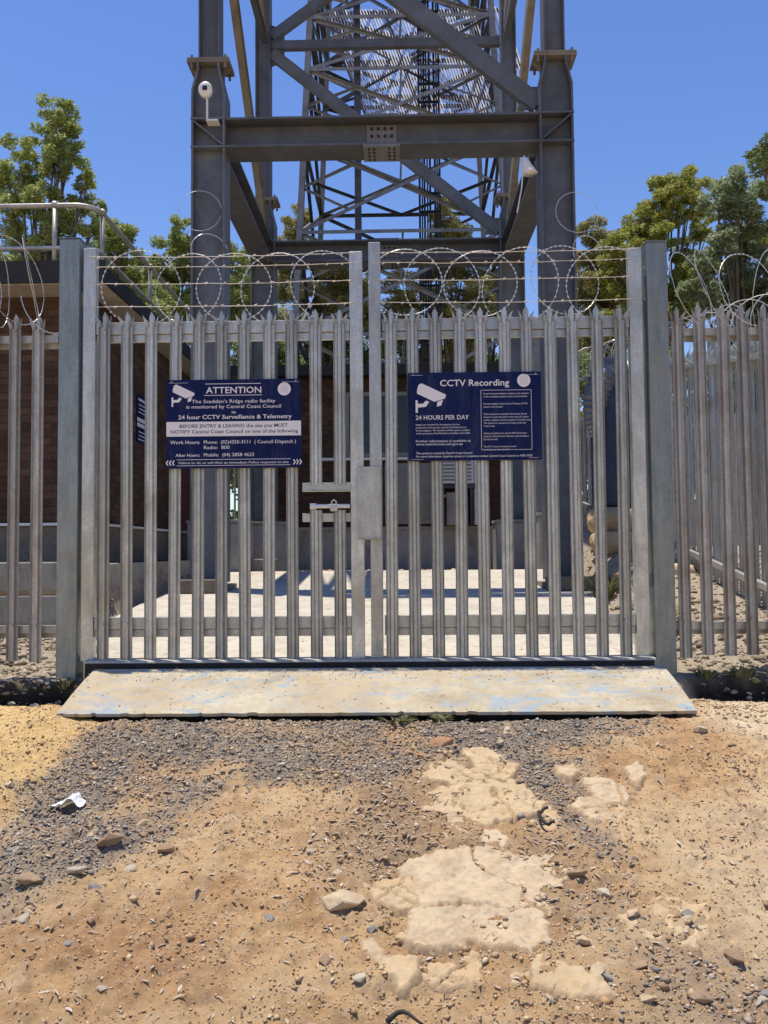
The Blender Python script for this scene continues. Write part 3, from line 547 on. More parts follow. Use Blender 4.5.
# ------------------------------------------------------------------ sandstone slabs in the dirt
def rock(name, poly, label, mat, h=.02, cat='rock', group=None, seed=0, grow=1.22):
    P0 = np.array(poly); cc = P0.mean(0); P0 = cc+(P0-cc)*grow
    x0, y0 = P0.min(0)-.05; x1, y1 = P0.max(0)+.05; st = .0065
    gx, gy = np.meshgrid(np.arange(x0, x1, st), np.arange(y0, y1, st))
    size = np.hypot(*(P0-cc).T).mean()
    am = min(.10, size*.45)
    wx_ = gx+(fbm(gx*9, gy*9, 3+seed, 4)-.5)*am*1.3+(fbm(gx*40, gy*40, 83+seed, 3)-.5)*min(.03, size*.2)
    wy_ = gy+(fbm(gx*9, gy*9, 13+seed, 4)-.5)*am*1.3+(fbm(gx*40, gy*40, 93+seed, 3)-.5)*min(.03, size*.2)
    d = (poly_mask([tuple(q_) for q_ in P0], wx_, wy_, .2)-.5)*.4
    # a few joints split the slab
    for q_ in range(2 if size > .12 else 0):
        a = (seed*1.7+q_*1.9) % 3.14; off = (((seed*37+q_*53) % 100)/100-.5)*size*.9
        ln = (gx-cc[0])*math.cos(a)+(gy-cc[1])*math.sin(a)-off+(fbm(gx*7, gy*7, 61+seed+q_, 4)-.5)*.12
        d = np.minimum(d, np.where(np.abs(ln) < .005, np.abs(ln)*1.3-.002, 9))
    rim = np.clip(d/.011, 0, 1)**.6
    sraw = fbm(gx*4+seed, gy*6, 37+seed, 5)*7; stp = (np.floor(sraw)+np.clip((sraw % 1)*6, 0, 1))/7
    z = gbase(gx, gy)+relief(gx, gy)*.35+relief(cc[0], cc[1])*.5 + rim*h*(.22+.75*stp) + (fbm(gx*11, gy*11, 23+seed, 5)-.5)*.03*rim + (fbm(gx*50, gy*50, 29+seed, 3)-.5)*.017*rim - .006 - .05*np.clip(-d/.02, 0, 1)
    ny_, nx_ = gx.shape; keep = d > -.018
    V_ = np.stack([gx.ravel(), gy.ravel(), z.ravel()], 1)
    a, b2 = np.meshgrid(np.arange(nx_-1), np.arange(ny_-1)); q0 = (b2*nx_+a).ravel(); F_ = np.stack([q0, q0+1, q0+nx_+1, q0+nx_], 1)
    F_ = F_[keep.ravel()[F_].any(1)]
    used = np.unique(F_); remap = np.zeros(len(V_), int); remap[used] = np.arange(len(used))
    base = np.array([cc[0], cc[1], float(gbase(*cc))]); V_ = V_[used]-base; dd = d.ravel()[used]
    me_ = fastmesh(name, V_, remap[F_], mat, 4)
    at = me_.attributes.new('dust', 'FLOAT', 'POINT'); at.data.foreach_set('value', np.clip(1-dd/.02, 0, 1).astype(np.float32))
    me_.polygons.foreach_set('use_smooth', [True]*len(me_.polygons))
    ob = link(name, me_); ob.location = base
    return tag(ob, label, cat, group)
GS = 'flat sandstone slabs bedded in the dirt track'
rock('sandstone_slab', POLY['big'], 'largest flat cream sandstone slab, cracked, low in the middle of the track', M['sandstone_pale'], .03, seed=1, group=GS)
rock('sandstone_slab', POLY['ledge_b'], 'broad yellow sandstone slab behind the largest cracked slab', M['sandstone'], .045, seed=2, group=GS)
rock('sandstone_slab', POLY['ledge_a'], 'narrow yellow slab just behind the broad yellow slab', M['sandstone'], .04, seed=3, group=GS)
rock('sandstone_slab', POLY['upper_tri'], 'kite shaped tan slab at the edge of the grey gravel', M['sandstone'], .045, seed=4, group=GS)
rock('sandstone_slab', POLY['ledge_c'], 'small tan slab beside the black rubber strip', M['sandstone'], .03, seed=5, group=GS)
rock('sandstone_slab', POLY['left_a'], 'tan slab touching the left side of the largest cracked slab', M['sandstone'], .03, seed=6, group=GS)
rock('sandstone_slab', POLY['low_a'], 'orange tinted slab directly in front of the largest cracked slab', M['sandstone'], .022, seed=7, group=GS)
rock('sandstone_slab', POLY['low_b'], 'smooth long cream slab front right of the largest cracked slab', M['sandstone'], .025, seed=8, group=GS)
rock('sandstone_slab', POLY['low_c'], 'orange slab lowest in the view, left of the front crack', M['sandstone'], .022, seed=9, group=GS)
rock('sandstone_slab', POLY['low_d'], 'tiny pale slab left of the small triangular rock', M['sandstone_pale'], .02, seed=10, group=GS)
rock('sandstone_slab', POLY['r_b'], 'cream slab on the right bank of the grey gravel', M['sandstone_pale'], .03, seed=11, group=GS)
rock('sandstone_slab', POLY['r_c'], 'low crumbly cream slab in front of the cream bank slab', M['sandstone_pale'], .018, seed=12, group=GS)
rock('sandstone_slab', POLY['r_a'], 'small cream slab at the far right edge of the gravel', M['sandstone_pale'], .03, seed=13, group=GS)
rock('sandstone_slab', POLY['r_d'], 'rounded whitish slab on the dirt right of the gravel', M['sandstone_pale'], .04, seed=14, group=GS)
rock('sandstone_slab', POLY['r_e'], 'half buried smooth tan slab in the right foreground', M['sandstone'], .012, seed=15, group=GS)
rock('sandstone_slab', POLY['k1'], 'dusty grey slab chip between the broad and largest slabs', M['sandstone_pale'], .02, seed=16, group=GS)
rock('sandstone_slab', POLY['k2'], 'whitish broken chip right of the dusty grey chip', M['sandstone_pale'], .025, seed=17, group=GS)
def loose(x, y, r, mat, label, seed, group=None, flat=.5, name='stone'):
    rs = np.random.default_rng(seed); bm = bmesh.new()
    for q_ in range(17):
        d = rs.normal(size=3); d /= np.linalg.norm(d); d = d*rs.uniform(.75, 1.1)
        bm.verts.new((d[0]*r*1.15, d[1]*r*.85, d[2]*r*flat*1.1))
    bmesh.ops.convex_hull(bm, input=bm.verts)
    bmesh.ops.delete(bm, geom=[v for v in bm.verts if not v.link_faces], context='VERTS')
    bmesh.ops.bevel(bm, geom=bm.edges[:], offset=r*.05, segments=1, affect='EDGES')
    me_ = bpy.data.meshes.new(name); bm.to_mesh(me_); bm.free(); me_.materials.append(M[mat])
    o = link(name, me_); o.location = (x, y, float(gfull(x, y))+r*flat*.30)
    o.rotation_euler = (rs.uniform(-.3, .3), rs.uniform(-.3, .3), rs.uniform(0, 6.28))
    return tag(o, label, 'stone' if name == 'stone' else 'rock', group)
loose(-.215, 2.985, .085, 'sandstone_pale', 'loose tilted tan rock casting a shadow left of the slabs', 618, None, .38, 'loose_rock')
loose(.008, 2.82, .05, 'sandstone', 'small triangular cream rock in front of the loose tilted rock', 619, None, .4, 'loose_rock')
loose(-1.09, 3.63, .075, 'sandstone', 'cream rock among grey gravel on the left', 620, None, .35, 'loose_rock')
loose(-1.16, 3.40, .055, 'stone_brown', 'pinkish rock at the lower edge of the left gravel', 621, None, .5, 'loose_rock')
loose(.205, 4.50, .085, 'ironstone', 'reddish orange rock at the middle of the gravel by the ramp', 622, None, .5, 'loose_rock')
for k_, (x, y, r, mt, lb) in enumerate([
    (.44, 4.727, .035, 'stone_white', 'left one of two whitish stones just below the ramp edge'),
    (.57, 4.741, .032, 'stone_white', 'right one of two whitish stones just below the ramp edge'),
    (1.608, 4.663, .04, 'stone_white', 'blocky pale stone alone below the right ramp corner'),
    (-1.32, 3.04, .045, 'stone_brown', 'brown stone near the left frame edge in gravel'),
    (-1.19, 3.12, .038, 'stone_white', 'pale stone right of the brown stone at left'),
    (-1.10, 3.05, .032, 'stone_grey', 'grey stone among pale ones at left'),
    (-1.02, 3.20, .032, 'stone_white', 'pale pink stone upper left gravel edge'),
    (-.92, 3.33, .036, 'stone_brown', 'dark brown stone on the diagonal gravel edge'),
    (-.60, 2.31, .018, 'stone_white', 'small bright white stone low left foreground'),
    (-.88, 2.52, .018, 'stone_white', 'small pale stone left foreground on tan dirt'),
    (-.11, 2.38, .016, 'stone_brown', 'small brown stone bottom centre foreground'),
    (.92, 2.30, .038, 'stone_grey', 'grey angular stone lower right foreground'),
    (.82, 2.45, .04, 'stone_brown', 'brown angular stone lower right foreground'),
    (1.05, 2.42, .034, 'stone_white', 'pink white stone near the lower right edge'),
    (1.12, 2.27, .04, 'stone_grey', 'dark grey stone at the lower right edge'),
    (.70, 2.60, .034, 'stone_brown', 'brown stone in front of the half buried slab'),
    (.63, 3.16, .036, 'stone_brown', 'russet stone right of the largest cracked slab'),
    (.70, 3.05, .03, 'stone_white', 'pale stone right of the russet stone'),
    (.10, 4.30, .034, 'ironstone', 'rusty stone left of the kite shaped slab'),
    (.03, 4.38, .028, 'ironstone', 'smaller rusty stone by brown leaf litter'),
    (.14, 4.25, .030, 'stone_brown', 'brown stone against the narrow yellow slab'),
    (-.45, 2.88, .02, 'stone_grey', 'small grey stone on bare dirt left of the slabs'),
    (-.36, 3.35, .02, 'stone_white', 'small white stone on the dirt mound'),
    (1.30, 3.30, .02, 'stone_white', 'white stone on pale sand at right'),
    (1.22, 2.95, .022, 'stone_brown', 'brown stone on pale sand at right'),
    (-.10, 2.93, .026, 'stone_brown', 'brown stone between the loose rock and slabs'),
    ]): loose(x, y, r, mt, lb, 40+k_)
for (x0, x1, y0, y1, n_, lb, gp, rr) in [(-1.6, -1.0, 2.7, 3.6, 20, 'stone in the coarse stony patch at left', 'stones in the coarse left patch', (.012, .032)),
        (.5, 1.35, 2.1, 2.9, 28, 'angular stone in the coarse patch at lower right', 'stones in the coarse lower right patch', (.012, .034)),
        (.0, .6, 4.1, 4.7, 12, 'stone in leaf litter beyond the slabs', 'stones in the litter beyond the slabs', (.012, .026)),
        (-.3, .2, 2.5, 3.3, 12, 'chip around the left end of the slabs', 'chips around the slabs', (.010, .026))]:
    for k_ in range(n_):
        x = rng.uniform(x0, x1); y = rng.uniform(y0, y1); r = rng.uniform(*rr)
        mt_ = random.choice(['stone_brown', 'stone_grey', 'stone_white', 'stone_brown', 'sandstone_pale']); loose(x, y, r, mt_, ('larger ' if r > .024 else 'small ')+{'stone_brown': 'brown ', 'stone_grey': 'grey ', 'stone_white': 'off-white ', 'sandstone_pale': 'sandy '}[mt_]+lb, int(rng.integers(1000)), gp)
# white scrap and black rubber strip
x, y = -1.458, 3.751; z = float(gfull(x, y))+.012
mb = MB(); N_ = 14; rs_ = np.random.default_rng(5)
for a in range(N_+1):
    for b2 in range(N_+1):
        u, v_ = a/N_-.5, b2/N_-.5; mb.v.append((x+u*.125*(1-.6*v_)+.02*v_, y+v_*.09, z+.035*math.exp(-((u-.12)/.2)**2)+.03*float(abs(vnoise(u*13+3, v_*9+7, 4)-.5))+.008*rs_.random()))
for a in range(N_):
    for b2 in range(N_): q_ = a*(N_+1)+b2; mb.f.append((q_, q_+N_+1, q_+N_+2, q_+1))
o = mb.build('paper_scrap', M['paper']); tag(o, 'crumpled white scrap lying on grey gravel at left', 'litter')
x, y = .62, 3.60
pts = []
for k_ in range(15):
    a = rad(95+k_*12); xx = x+.055*math.cos(a); yy = y+.085*math.sin(a); pts.append((xx, yy, float(gfull(xx, yy))+.035))
mb = MB().tube(pts, .007, 6); tag(mb.build('rubber_strip', M['rubber'], None, True), 'curved black rubber strip beside the yellow slabs', 'strip')
x, y = -.0, 2.42; pts = [(x-.05+.1*s_, y+.02*math.sin(s_*5), float(gfull(x, y))+.02+.02*math.sin(s_*3)) for s_ in np.linspace(0, 1, 8)]
mb = MB().tube(pts, .009, 5, .003); tag(mb.build('bark_curl', M['rubber'], None, True), 'dark curled bark scrap at the bottom edge', 'bark')

# ================================================================== CONCRETE
def slabz(y): return .05+.065*(y-5.67)
mb = MB(); out = [(-2.10, 5.60), (1.66, 5.60), (1.66, 7.3), (1.85, 7.9), (2.0, 8.4), (2.02, 9.3), (2.5, 9.9), (2.55, 12.35), (-2.7, 12.35), (-2.66, 8.6), (-2.55, 6.6), (-2.14, 6.1)]
n = len(out)
mb.add([(x, y, slabz(y)) for x, y in out]+[(x, y, slabz(y)-.16) for x, y in out],
       [tuple(range(n)), tuple(range(2*n-1, n-1, -1))]+[(k_, k_+n, (k_+1) % n+n, (k_+1) % n) for k_ in range(n)])
struct(mb.build('yard_slab', M['slab'], None, False, .012))
mb = MB()
X0, X1 = -1.99, 1.675
nxr = 260; top = []; bot = []
for k_ in range(nxr+1):
    x = X0+(X1-X0)*k_/nxr; jf = (float(fbm(x*9, 0, 5))-.5)*.03+max(0, float(vnoise(x*31, 2, 8))-.72)*.10
    top.append([(x, 4.9+jf, -.168+.10*max(0, jf)), (x, 5.15, -.088+(float(fbm(x*3, 1, 5))-.5)*.006), (x, 5.36, -.030), (x, 5.515, .004)])
    bot.append([(x, 4.905+jf, -.186), (x, 5.515, -.03)])
o = 0; vv = []; ff = []
for tp, bt in zip(top, bot): vv += [bt[0]]+tp+[bt[1]]
for k_ in range(nxr):
    for q_ in range(5): ff.append((k_*6+q_, (k_+1)*6+q_, (k_+1)*6+q_+1, k_*6+q_+1))
    ff.append((k_*6+5, (k_+1)*6+5, (k_+1)*6, k_*6))
ff += [tuple(range(6)), tuple(nxr*6+q_ for q_ in range(5, -1, -1))]
mb.add(vv, ff); struct(mb.build('ramp', M['ramp'], None, False))

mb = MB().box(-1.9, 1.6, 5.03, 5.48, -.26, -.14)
struct(mb.build('ramp_bed_shade', M['dark'], None, False))  # recessed block coloured near-black as the shade under the ramp lip
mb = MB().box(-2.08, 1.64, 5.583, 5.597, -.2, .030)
struct(mb.build('slab_edge_shade', M['dark'], None, False))  # added near-black strip standing in for the shade on the slab step
struct(MB().box(-2.08, 1.64, 5.50, 5.583, -.2, -.16).build('ramp_gap_shade', M['dark']))  # added near-black floor, shade of the gap between ramp and slab
# ================================================================== PALISADE
def pale_mesh(name, z0, z1, mat, tip=True, w=.0405):
    prof = [(-w, -.013), (-w*.78, .006), (-w*.42, .008), (-w*.22, -.010), (w*.22, -.010), (w*.42, .008), (w*.78, .006), (w, -.013)]
    mb = MB(); tk = .003; H = z1-.10 if tip else z1
    n_ = len(prof)
    def strip(idx, za, zb):
        for q_ in idx:
            (xa, ya), (xb, yb) = prof[q_], prof[q_+1]
            mb.add([(xa, ya, za), (xb, yb, za), (xb, yb, zb), (xa, ya, zb), (xa, ya+tk, za), (xb, yb+tk, za), (xb, yb+tk, zb), (xa, ya+tk, zb)],
                   [(0, 1, 2, 3), (7, 6, 5, 4), (4, 5, 1, 0), (3, 2, 6, 7), (5, 6, 2, 1), (4, 0, 3, 7)])
    strip(range(7), z0, H)
    if tip:
        c_ = [(-w*.48, .008), (-w*.25, -.010), (w*.25, -.010), (w*.48, .008)]
        zt = [H+.066, H+.070, H+.070, H+.066]
        v = [(x, y, H) for x, y in c_]+[(x, y, z) for (x, y), z in zip(c_, zt)]+[(0, -.006, z1)]
        v += [(x, y+tk, z) for x, y, z in v]
        f = [(0, 1, 5, 4), (1, 2, 6, 5), (2, 3, 7, 6), (4, 5, 8), (5, 6, 8), (6, 7, 8)]
        f += [tuple(q_+9 for q_ in g_[::-1]) for g_ in f]+[(8, 7, 16, 17), (4, 8, 17, 13), (7, 3, 12, 16), (0, 4, 13, 9)]
        mb.add(v, f)
        for s_ in (-1, 1):
            v = [(s_*w, -.013, H), (s_*w*.55, .007, H), (s_*w*.66, -.002, H+.035), (s_*w*1.16, -.022, H+.030), (s_*w*1.36, -.033, H+.066)]
            v += [(x, y+tk, z) for x, y, z in v]
            f = [(0, 1, 2, 3), (3, 2, 4)]; f += [tuple(q_+5 for q_ in g_[::-1]) for g_ in f]+[(0, 3, 8, 5), (3, 4, 9, 8), (4, 2, 7, 9), (2, 1, 6, 7)]
            if s_ > 0: f = [g_[::-1] for g_ in f]
            mb.add(v, f)
    for zb in (2.27, .285):                             # rail bolts
        if z0 < zb < z1-.05: mb.box(-.008, .008, -.021, -.009, zb-.008, zb+.008)
    me_ = bpy.data.meshes.new(name); me_.from_pydata(mb.v, [], mb.f); me_.materials.append(mat); return me_
PALE = pale_mesh('pale', .045, 2.39, M['galv'])
PALE_OLD = pale_mesh('pale_old', .045, 2.385, M['galv_old'])
def add_pale(root, x, y, me_, rz=0, dz=0, tiltv=0):
    o = bpy.data.objects.new('pale', me_); COL.objects.link(o); o.parent = root
    o.location = Vector((x, y, dz))-root.location; o.rotation_euler = (random.uniform(-.003, .003), tiltv+random.uniform(-.004, .004), rz+random.uniform(-.05, .05)); return o
GY = 5.67
def wire_strand(mb, x0, x1, y, z, r=.0022):
    pts = []; n_ = max(4, int((x1-x0)/.12))
    for k_ in range(n_+1):
        s_ = k_/n_; pts.append((x0+(x1-x0)*s_, y+random.uniform(-.003, .003), z+random.uniform(-.003, .003)-.012*math.sin(math.pi*s_)))
    mb.tube(pts, r, 5)
    k_ = x0+.06
    while k_ < x1-.03:
        for a in (0, 1.6):
            aa = a+random.uniform(0, 1.5); dx, dz = .004*random.uniform(-2, 2), 0
            mb.tube([(k_-.006, y-.012*math.cos(aa), z-.012*math.sin(aa)-.006), (k_+.006, y+.012*math.cos(aa), z+.012*math.sin(aa)-.006)], .0016, 4)
        mb.tube([(k_-.009, y, z-.006), (k_+.009, y, z-.006)], .0042, 5)
        k_ += random.uniform(.10, .135)
def razor_loop(mb, c, r, n_vec, a0=0, a1=360, rz_=1.0, barb=True, rr=.0017):
    """a loop of barbed tape round centre c in the plane with normal n_vec"""
    n_vec = Vector(n_vec).normalized(); u = Vector((0, 0, 1)); u = (u-n_vec*u.dot(n_vec)).normalized(); s_ = u.cross(n_vec)
    c = Vector(c); N = 44; pts = []
    for k_ in range(N+1):
        a = rad(a0+(a1-a0)*k_/N); pts.append(c+s_*math.cos(a)*r+u*math.sin(a)*r*rz_+n_vec*random.uniform(-.002, .002))
    mb.tube(pts, rr, 5)
    if barb:
        for k_ in range(0, N, 1):
            p_ = pts[k_]; d = (pts[k_+1]-pts[k_]).normalized(); o_ = (p_-c).normalized()
            q_ = p_+d*.004
            # paired flat barbs
            mb.add([p_-d*.011+n_vec*.0015, p_+o_*.0075, p_+d*.011+n_vec*.0015, p_-o_*.0075], [(0, 1, 2, 3), (3, 2, 1, 0)])

def gate_leaf(label, xs0, step, nP, stiles, hole=()):
    xa, xb = min(s_[0] for s_ in stiles), max(s_[1] for s_ in stiles)
    root = thing('palisade_gate', label, 'gate', ((xa+xb)/2, GY, .04), 'gate leaves of the palisade double gate')
    for k_ in range(nP):
        x = xs0+step*k_
        if k_ in hole:
            for nm, za, zb, tp in (('pale', 1.20, 2.39, True), ('pale', .045, 1.03, False)):
                add_pale(root, x, GY-.012, pale_mesh('pale', za, zb, M['galv'], tp))
        else: add_pale(root, x, GY-.012, PALE)
    for (x0, x1, zt) in stiles: MB().box(x0, x1, GY, GY+.065, .035, zt).build('stile', M['galv'], root, bevel=.004)
    for z0, z1, zs, zt in ((.245, .325, .193, .243), (2.24, 2.322, 2.188, 2.238)):
        MB().box(xa+.09, xb-.09, GY+.006, GY+.05, z0, z1).box(xa+.09, xb-.09, GY+.018, GY+.045, zs, zt).build('rail', M['galv'], root, bevel=.003)
    return root
gl = gate_leaf('left gate leaf, the one with the lock opening and attention sign', -1.986, .1585, 11, [(-2.145, -2.06, 2.838), (-.331, -.243, 2.788)], (9, 10))
gr = gate_leaf('right gate leaf, the one carrying the camera recording sign', -.06, .1535, 11, [(-.201, -.12, 2.849), (1.552, 1.64, 2.785)])
# lock opening on the left leaf
MB().box(-.655, -.331, GY-.004, GY+.05, 1.165, 1.215).box(-.655, -.331, GY-.014, GY+.05, 1.158, 1.163).build('opening_frame', M['galv'], gl, bevel=.002)
MB().box(-.655, -.331, GY-.004, GY+.05, .955, 1.01).build('opening_frame', M['galv'], gl, bevel=.002)
MB().box(-.282, -.128, GY-.032, GY-.028+.02, .835, 1.318).build('lock_cover_plate', M['galv'], gl, bevel=.003)
MB().box(-.250, -.238, GY-.02, GY, .80, .83).tube([(-.255, GY-.035, .838), (-.13, GY-.035, .838)], .006, 6).build('cover_bracket', M['galv'], gl)
mb = MB().tube([(-.57, GY-.03, 1.055), (-.335, GY-.03, 1.055)], .014, 10).box(-.6, -.56, GY-.04, GY-.0, 1.035, 1.075); mb.build('slide_bolt', M['white_metal'], gl, True)
pl = thing('padlock', 'small steel padlock hanging on the gate slide bolt', 'padlock', (-.44, GY-.045, 1.03))
MB().box(-.465, -.415, GY-.06, GY-.03, 1.02, 1.065).build('lock_body', M['galv'], pl, bevel=.006)
MB().tube([(-.455, GY-.045, 1.06), (-.455, GY-.045, 1.085), (-.44, GY-.045, 1.098), (-.425, GY-.045, 1.085), (-.425, GY-.045, 1.06)], .004, 6).build('shackle', M['white_metal'], pl, True)
# barbed strands
for rt, x0, x1 in ((gl, -2.10, -.29), (gr, -.16, 1.6)):
    for z in (2.775, 2.705, 2.588, 2.432):
        mb = MB(); wire_strand(mb, x0, x1, GY-.005, z); mb.build('barbed_wire', M['wire'], rt)
def coil_flat(root, x0, x1, step, cz, r, name='razor_wire'):
    mb = MB(); x = x0; k_ = 0
    while x <= x1:
        tl = random.uniform(-.35, .35); sq = random.uniform(.88, 1.0)
        rx = r*random.uniform(.9, 1.04)
        razor_loop(mb, (x, GY+.01+.04*(k_ % 2), cz+random.uniform(-.015, .015)), rx, (math.sin(tl)+.15*(-1)**k_, -1, 0), rz_=sq)
        x += step*random.uniform(.85, 1.15); k_ += 1
    return mb.build(name, M['wire'], root)
coil_flat(gl, -1.75, -.45, .30, 2.555, .262)
coil_flat(gr, .05, 1.52, .285, 2.56, .262)

# gate posts
for x0, x1, zt, lb, zb in ((-2.303, -2.165, 2.897, 'tall square steel gate post at the left end of the gate', -.16), (1.668, 1.806, 2.812, 'tall square steel gate post at the right end of the gate', -.14)):
    ps = thing('gate_post', lb, 'post', ((x0+x1)/2, GY+.05, zb), 'gate posts of the palisade double gate')
    MB().box(x0, x1, GY-.02, GY+.12, zb, zt).build('shaft', M['galv_post'], ps, bevel=.006)
    MB().box(x0-.003, x1+.003, GY-.023, GY+.123, zt+.001, zt+.008).build('cap', M['galv_post'], ps)
    xh = x1 if x0 < 0 else x0-.03
    for zh in (.5, 2.45): MB().box(xh, xh+.03, GY+.03, GY+.09, zh, zh+.09).build('hinge', M['galv_old'], ps)

# side panels in line with the gate
def fence(label, x0, step, n_, xr0, xr1, zr, loops):
    root = thing('palisade_fence', label, 'fence', ((xr0+xr1)/2, GY, 0), 'palisade fence panels')
    for k_ in range(n_): add_pale(root, x0+step*k_, GY-.012, PALE_OLD, 0, random.uniform(-.012, .012))
    for z in zr: MB().box(xr0, xr1, GY+.006, GY+.05, z-.025, z+.025).box(xr0, xr1, GY+.043, GY+.049, z-.06, z-.025).build('rail', M['galv_old'], root)
    mb = MB()
    for (c_, r, nv, a0, a1, rz_) in loops: razor_loop(mb, c_, r, nv, a0, a1, rz_, barb=True, rr=.0022)
    mb.build('razor_wire', M['wire'], root)
    return root
fl = fence('weathered palisade fence panel left of the gate, below the brick building', -3.69, .1565, 9, -3.8, -2.303, (2.215, .25),
      [((-2.62, GY, 2.62), .30, (1, -.28, .1), 0, 360, 1), ((-2.50, GY, 2.60), .30, (1, .35, .2), 0, 360, 1), ((-2.75, GY+.05, 2.6), .28, (1, .2, 0), 0, 360, 1),
       ((-2.95, GY, 2.6), .3, (1, -.4, 0), 0, 360, 1), ((-3.2, GY, 2.6), .3, (1, .3, 0), 0, 360, 1), ((-3.45, GY, 2.6), .3, (1, -.4, 0), 0, 360, 1), ((-2.40, GY, 2.45), .2, (1, -.5, .2), 180, 400, 1)])
fr = fence('weathered palisade fence panel right of the gate, coiled razor wire on top', 1.865, .1448, 9, 1.806, 3.08, (2.205, .245),
      [((1.98, GY+.03, 2.50), .27, (.72, -.7, .25), 0, 360, 1), ((2.12, GY, 2.50), .28, (.78, -.62, .30), 0, 360, 1), ((2.36, GY+.02, 2.49), .27, (.45, -.9, .15), 0, 360, .95),
       ((2.46, GY, 2.48), .26, (.8, -.6, -.2), 0, 360, 1), ((2.66, GY, 2.48), .27, (.6, -.8, .15), 0, 360, 1), ((2.85, GY, 2.48), .28, (.9, -.5, .1), 0, 360, 1)])
MB().box(-2.345, -2.305, GY-.02, GY+.0, 2.185, 2.245).build('rail_bracket', M['galv_old'], fl)

# side fence running uphill along the right of the yard
sf = thing('palisade_fence', 'long palisade fence climbing away along the right side of the yard', 'fence', (3.08, 9.5, .6), 'palisade fence panels')
SX = 3.1; zrail = lambda y, b_: (.455 if b_ else 2.39)+(.157 if b_ else .175)*(y-7.25)
k_ = 0; y = 5.85
while y < 14.0:
    me_ = pale_mesh('pale', 0, 2.35, M['galv_old']) if k_ == 0 else me_
    o = bpy.data.objects.new('pale', me_); COL.objects.link(o); o.parent = sf
    zb = zrail(y, True)-.22; o.location = Vector((SX-.03, y, zb))-sf.location; o.rotation_euler = (0, random.uniform(-.006, .006), rad(90)); y += .157; k_ += 1
for b_ in (True, False):
    MB().bar((SX-.085, 5.75, zrail(5.75, b_)), (SX-.085, 14.1, zrail(14.1, b_)), .05, .05).build('rail', M['galv'], sf)
mb = MB(); yy = 6.2
while yy < 14: razor_loop(mb, (SX, yy, zrail(yy, False)+.25), .27, (.6*math.sin(yy*5), -1, .1*math.cos(yy*3)), barb=False, rr=.004); yy += .33
mb.build('razor_wire', M['wire'], sf)
for yy in (8.6, 11.4, 14.05): MB().box(SX+.045, SX+.12, yy-.04, yy+.04, zrail(yy, True)-.5, zrail(yy, False)+.25).build('fence_post', M['galv_post'], sf)
# rear fence behind the yard at right
rf = thing('palisade_fence', 'short rear palisade fence seen between the tower leg and blue tank', 'fence', (2.8, 14.2, 1), 'palisade fence panels')
x = 2.45
while x < 7.5:
    o = bpy.data.objects.new('pale', PALE_OLD); COL.objects.link(o); o.parent = rf
    o.location = Vector((x, 14.2, .62))-rf.location; x += .157
for z in (.9, 2.82): MB().box(2.4, 7.6, 14.21, 14.26, z-.03, z+.03).build('rail', M['galv_old'], rf)

# ================================================================== SIGNS
def text_part(lines, name, mat, root, y):
    """lines: (text, x, z_baseline, cap_height, max_width, align, bold)"""
    for (s_, x, z, h, wmax, al, bold) in lines:
        VV = []; FF = []
        cu = bpy.data.curves.new('lettering', 'FONT'); cu.body = s_; cu.size = 1; cu.offset = bold*.6; cu.resolution_u = 2
        ob = bpy.data.objects.new('lettering', cu); COL.objects.link(ob)
        bpy.context.view_layer.update()
        dg = bpy.context.evaluated_depsgraph_get(); me_ = bpy.data.meshes.new_from_object(ob.evaluated_get(dg))
        bpy.data.objects.remove(ob); bpy.data.curves.remove(cu)
        n_ = len(me_.vertices)
        if n_ == 0: continue
        co = np.zeros(n_*3); me_.vertices.foreach_get('co', co); co = co.reshape(-1, 3)
        x0, x1 = co[:, 0].min(), co[:, 0].max(); sz = h/.70; sx = sz
        if wmax: sx = wmax/(x1-x0)
        w_ = (x1-x0)*sx; ox = {'L': x, 'C': x-w_/2, 'R': x-w_}[al]
        o_ = len(VV)
        VV += [(ox+(a-x0)*sx, y, z+b2*sz) for a, b2, _ in co]
        FF += [tuple(v+o_ for v in p_.vertices) for p_ in me_.polygons]
        bpy.data.meshes.remove(me_)
        mb = MB(); mb.v = VV; mb.f = FF; mb.build(name, mat, root)
def icon(root, x, z, s, y):
    """white CCTV camera pictogram; x,z top-left, s width"""
    P = lambda pts: [(x+a*s, z-b2*s) for a, b2 in pts]
    mb = MB()
    def fl(pts): q_ = P(pts); mb.add([(a, y, c2) for a, c2 in q_], [tuple(range(len(q_)))[::-1]])
    fl([(.05, .22), (.10, .05), (.20, .0), (.98, .38), (.94, .50), (.60, .60), (.05, .33)][::1])
    fl([(.70, .60), (.88, .54), (.82, .72), (.68, .76)])
    fl([(0, .55), (.07, .55), (.07, .95), (0, .95)])
    fl([(.07, .66), (.24, .66), (.33, .56), (.44, .60), (.33, .76), (.07, .78)])
    mb.build('camera_symbol', M['lettering'], root)
    mb = MB(); cx, cz = x+.34*s, z-.50*s
    mb.add([(cx+.035*s*math.cos(a), y-.0006, cz+.035*s*math.sin(a)) for a in [k2*math.pi/6 for k2 in range(12)]], [tuple(range(12))])
    mb.build('symbol_pivot', M['blue'], root)
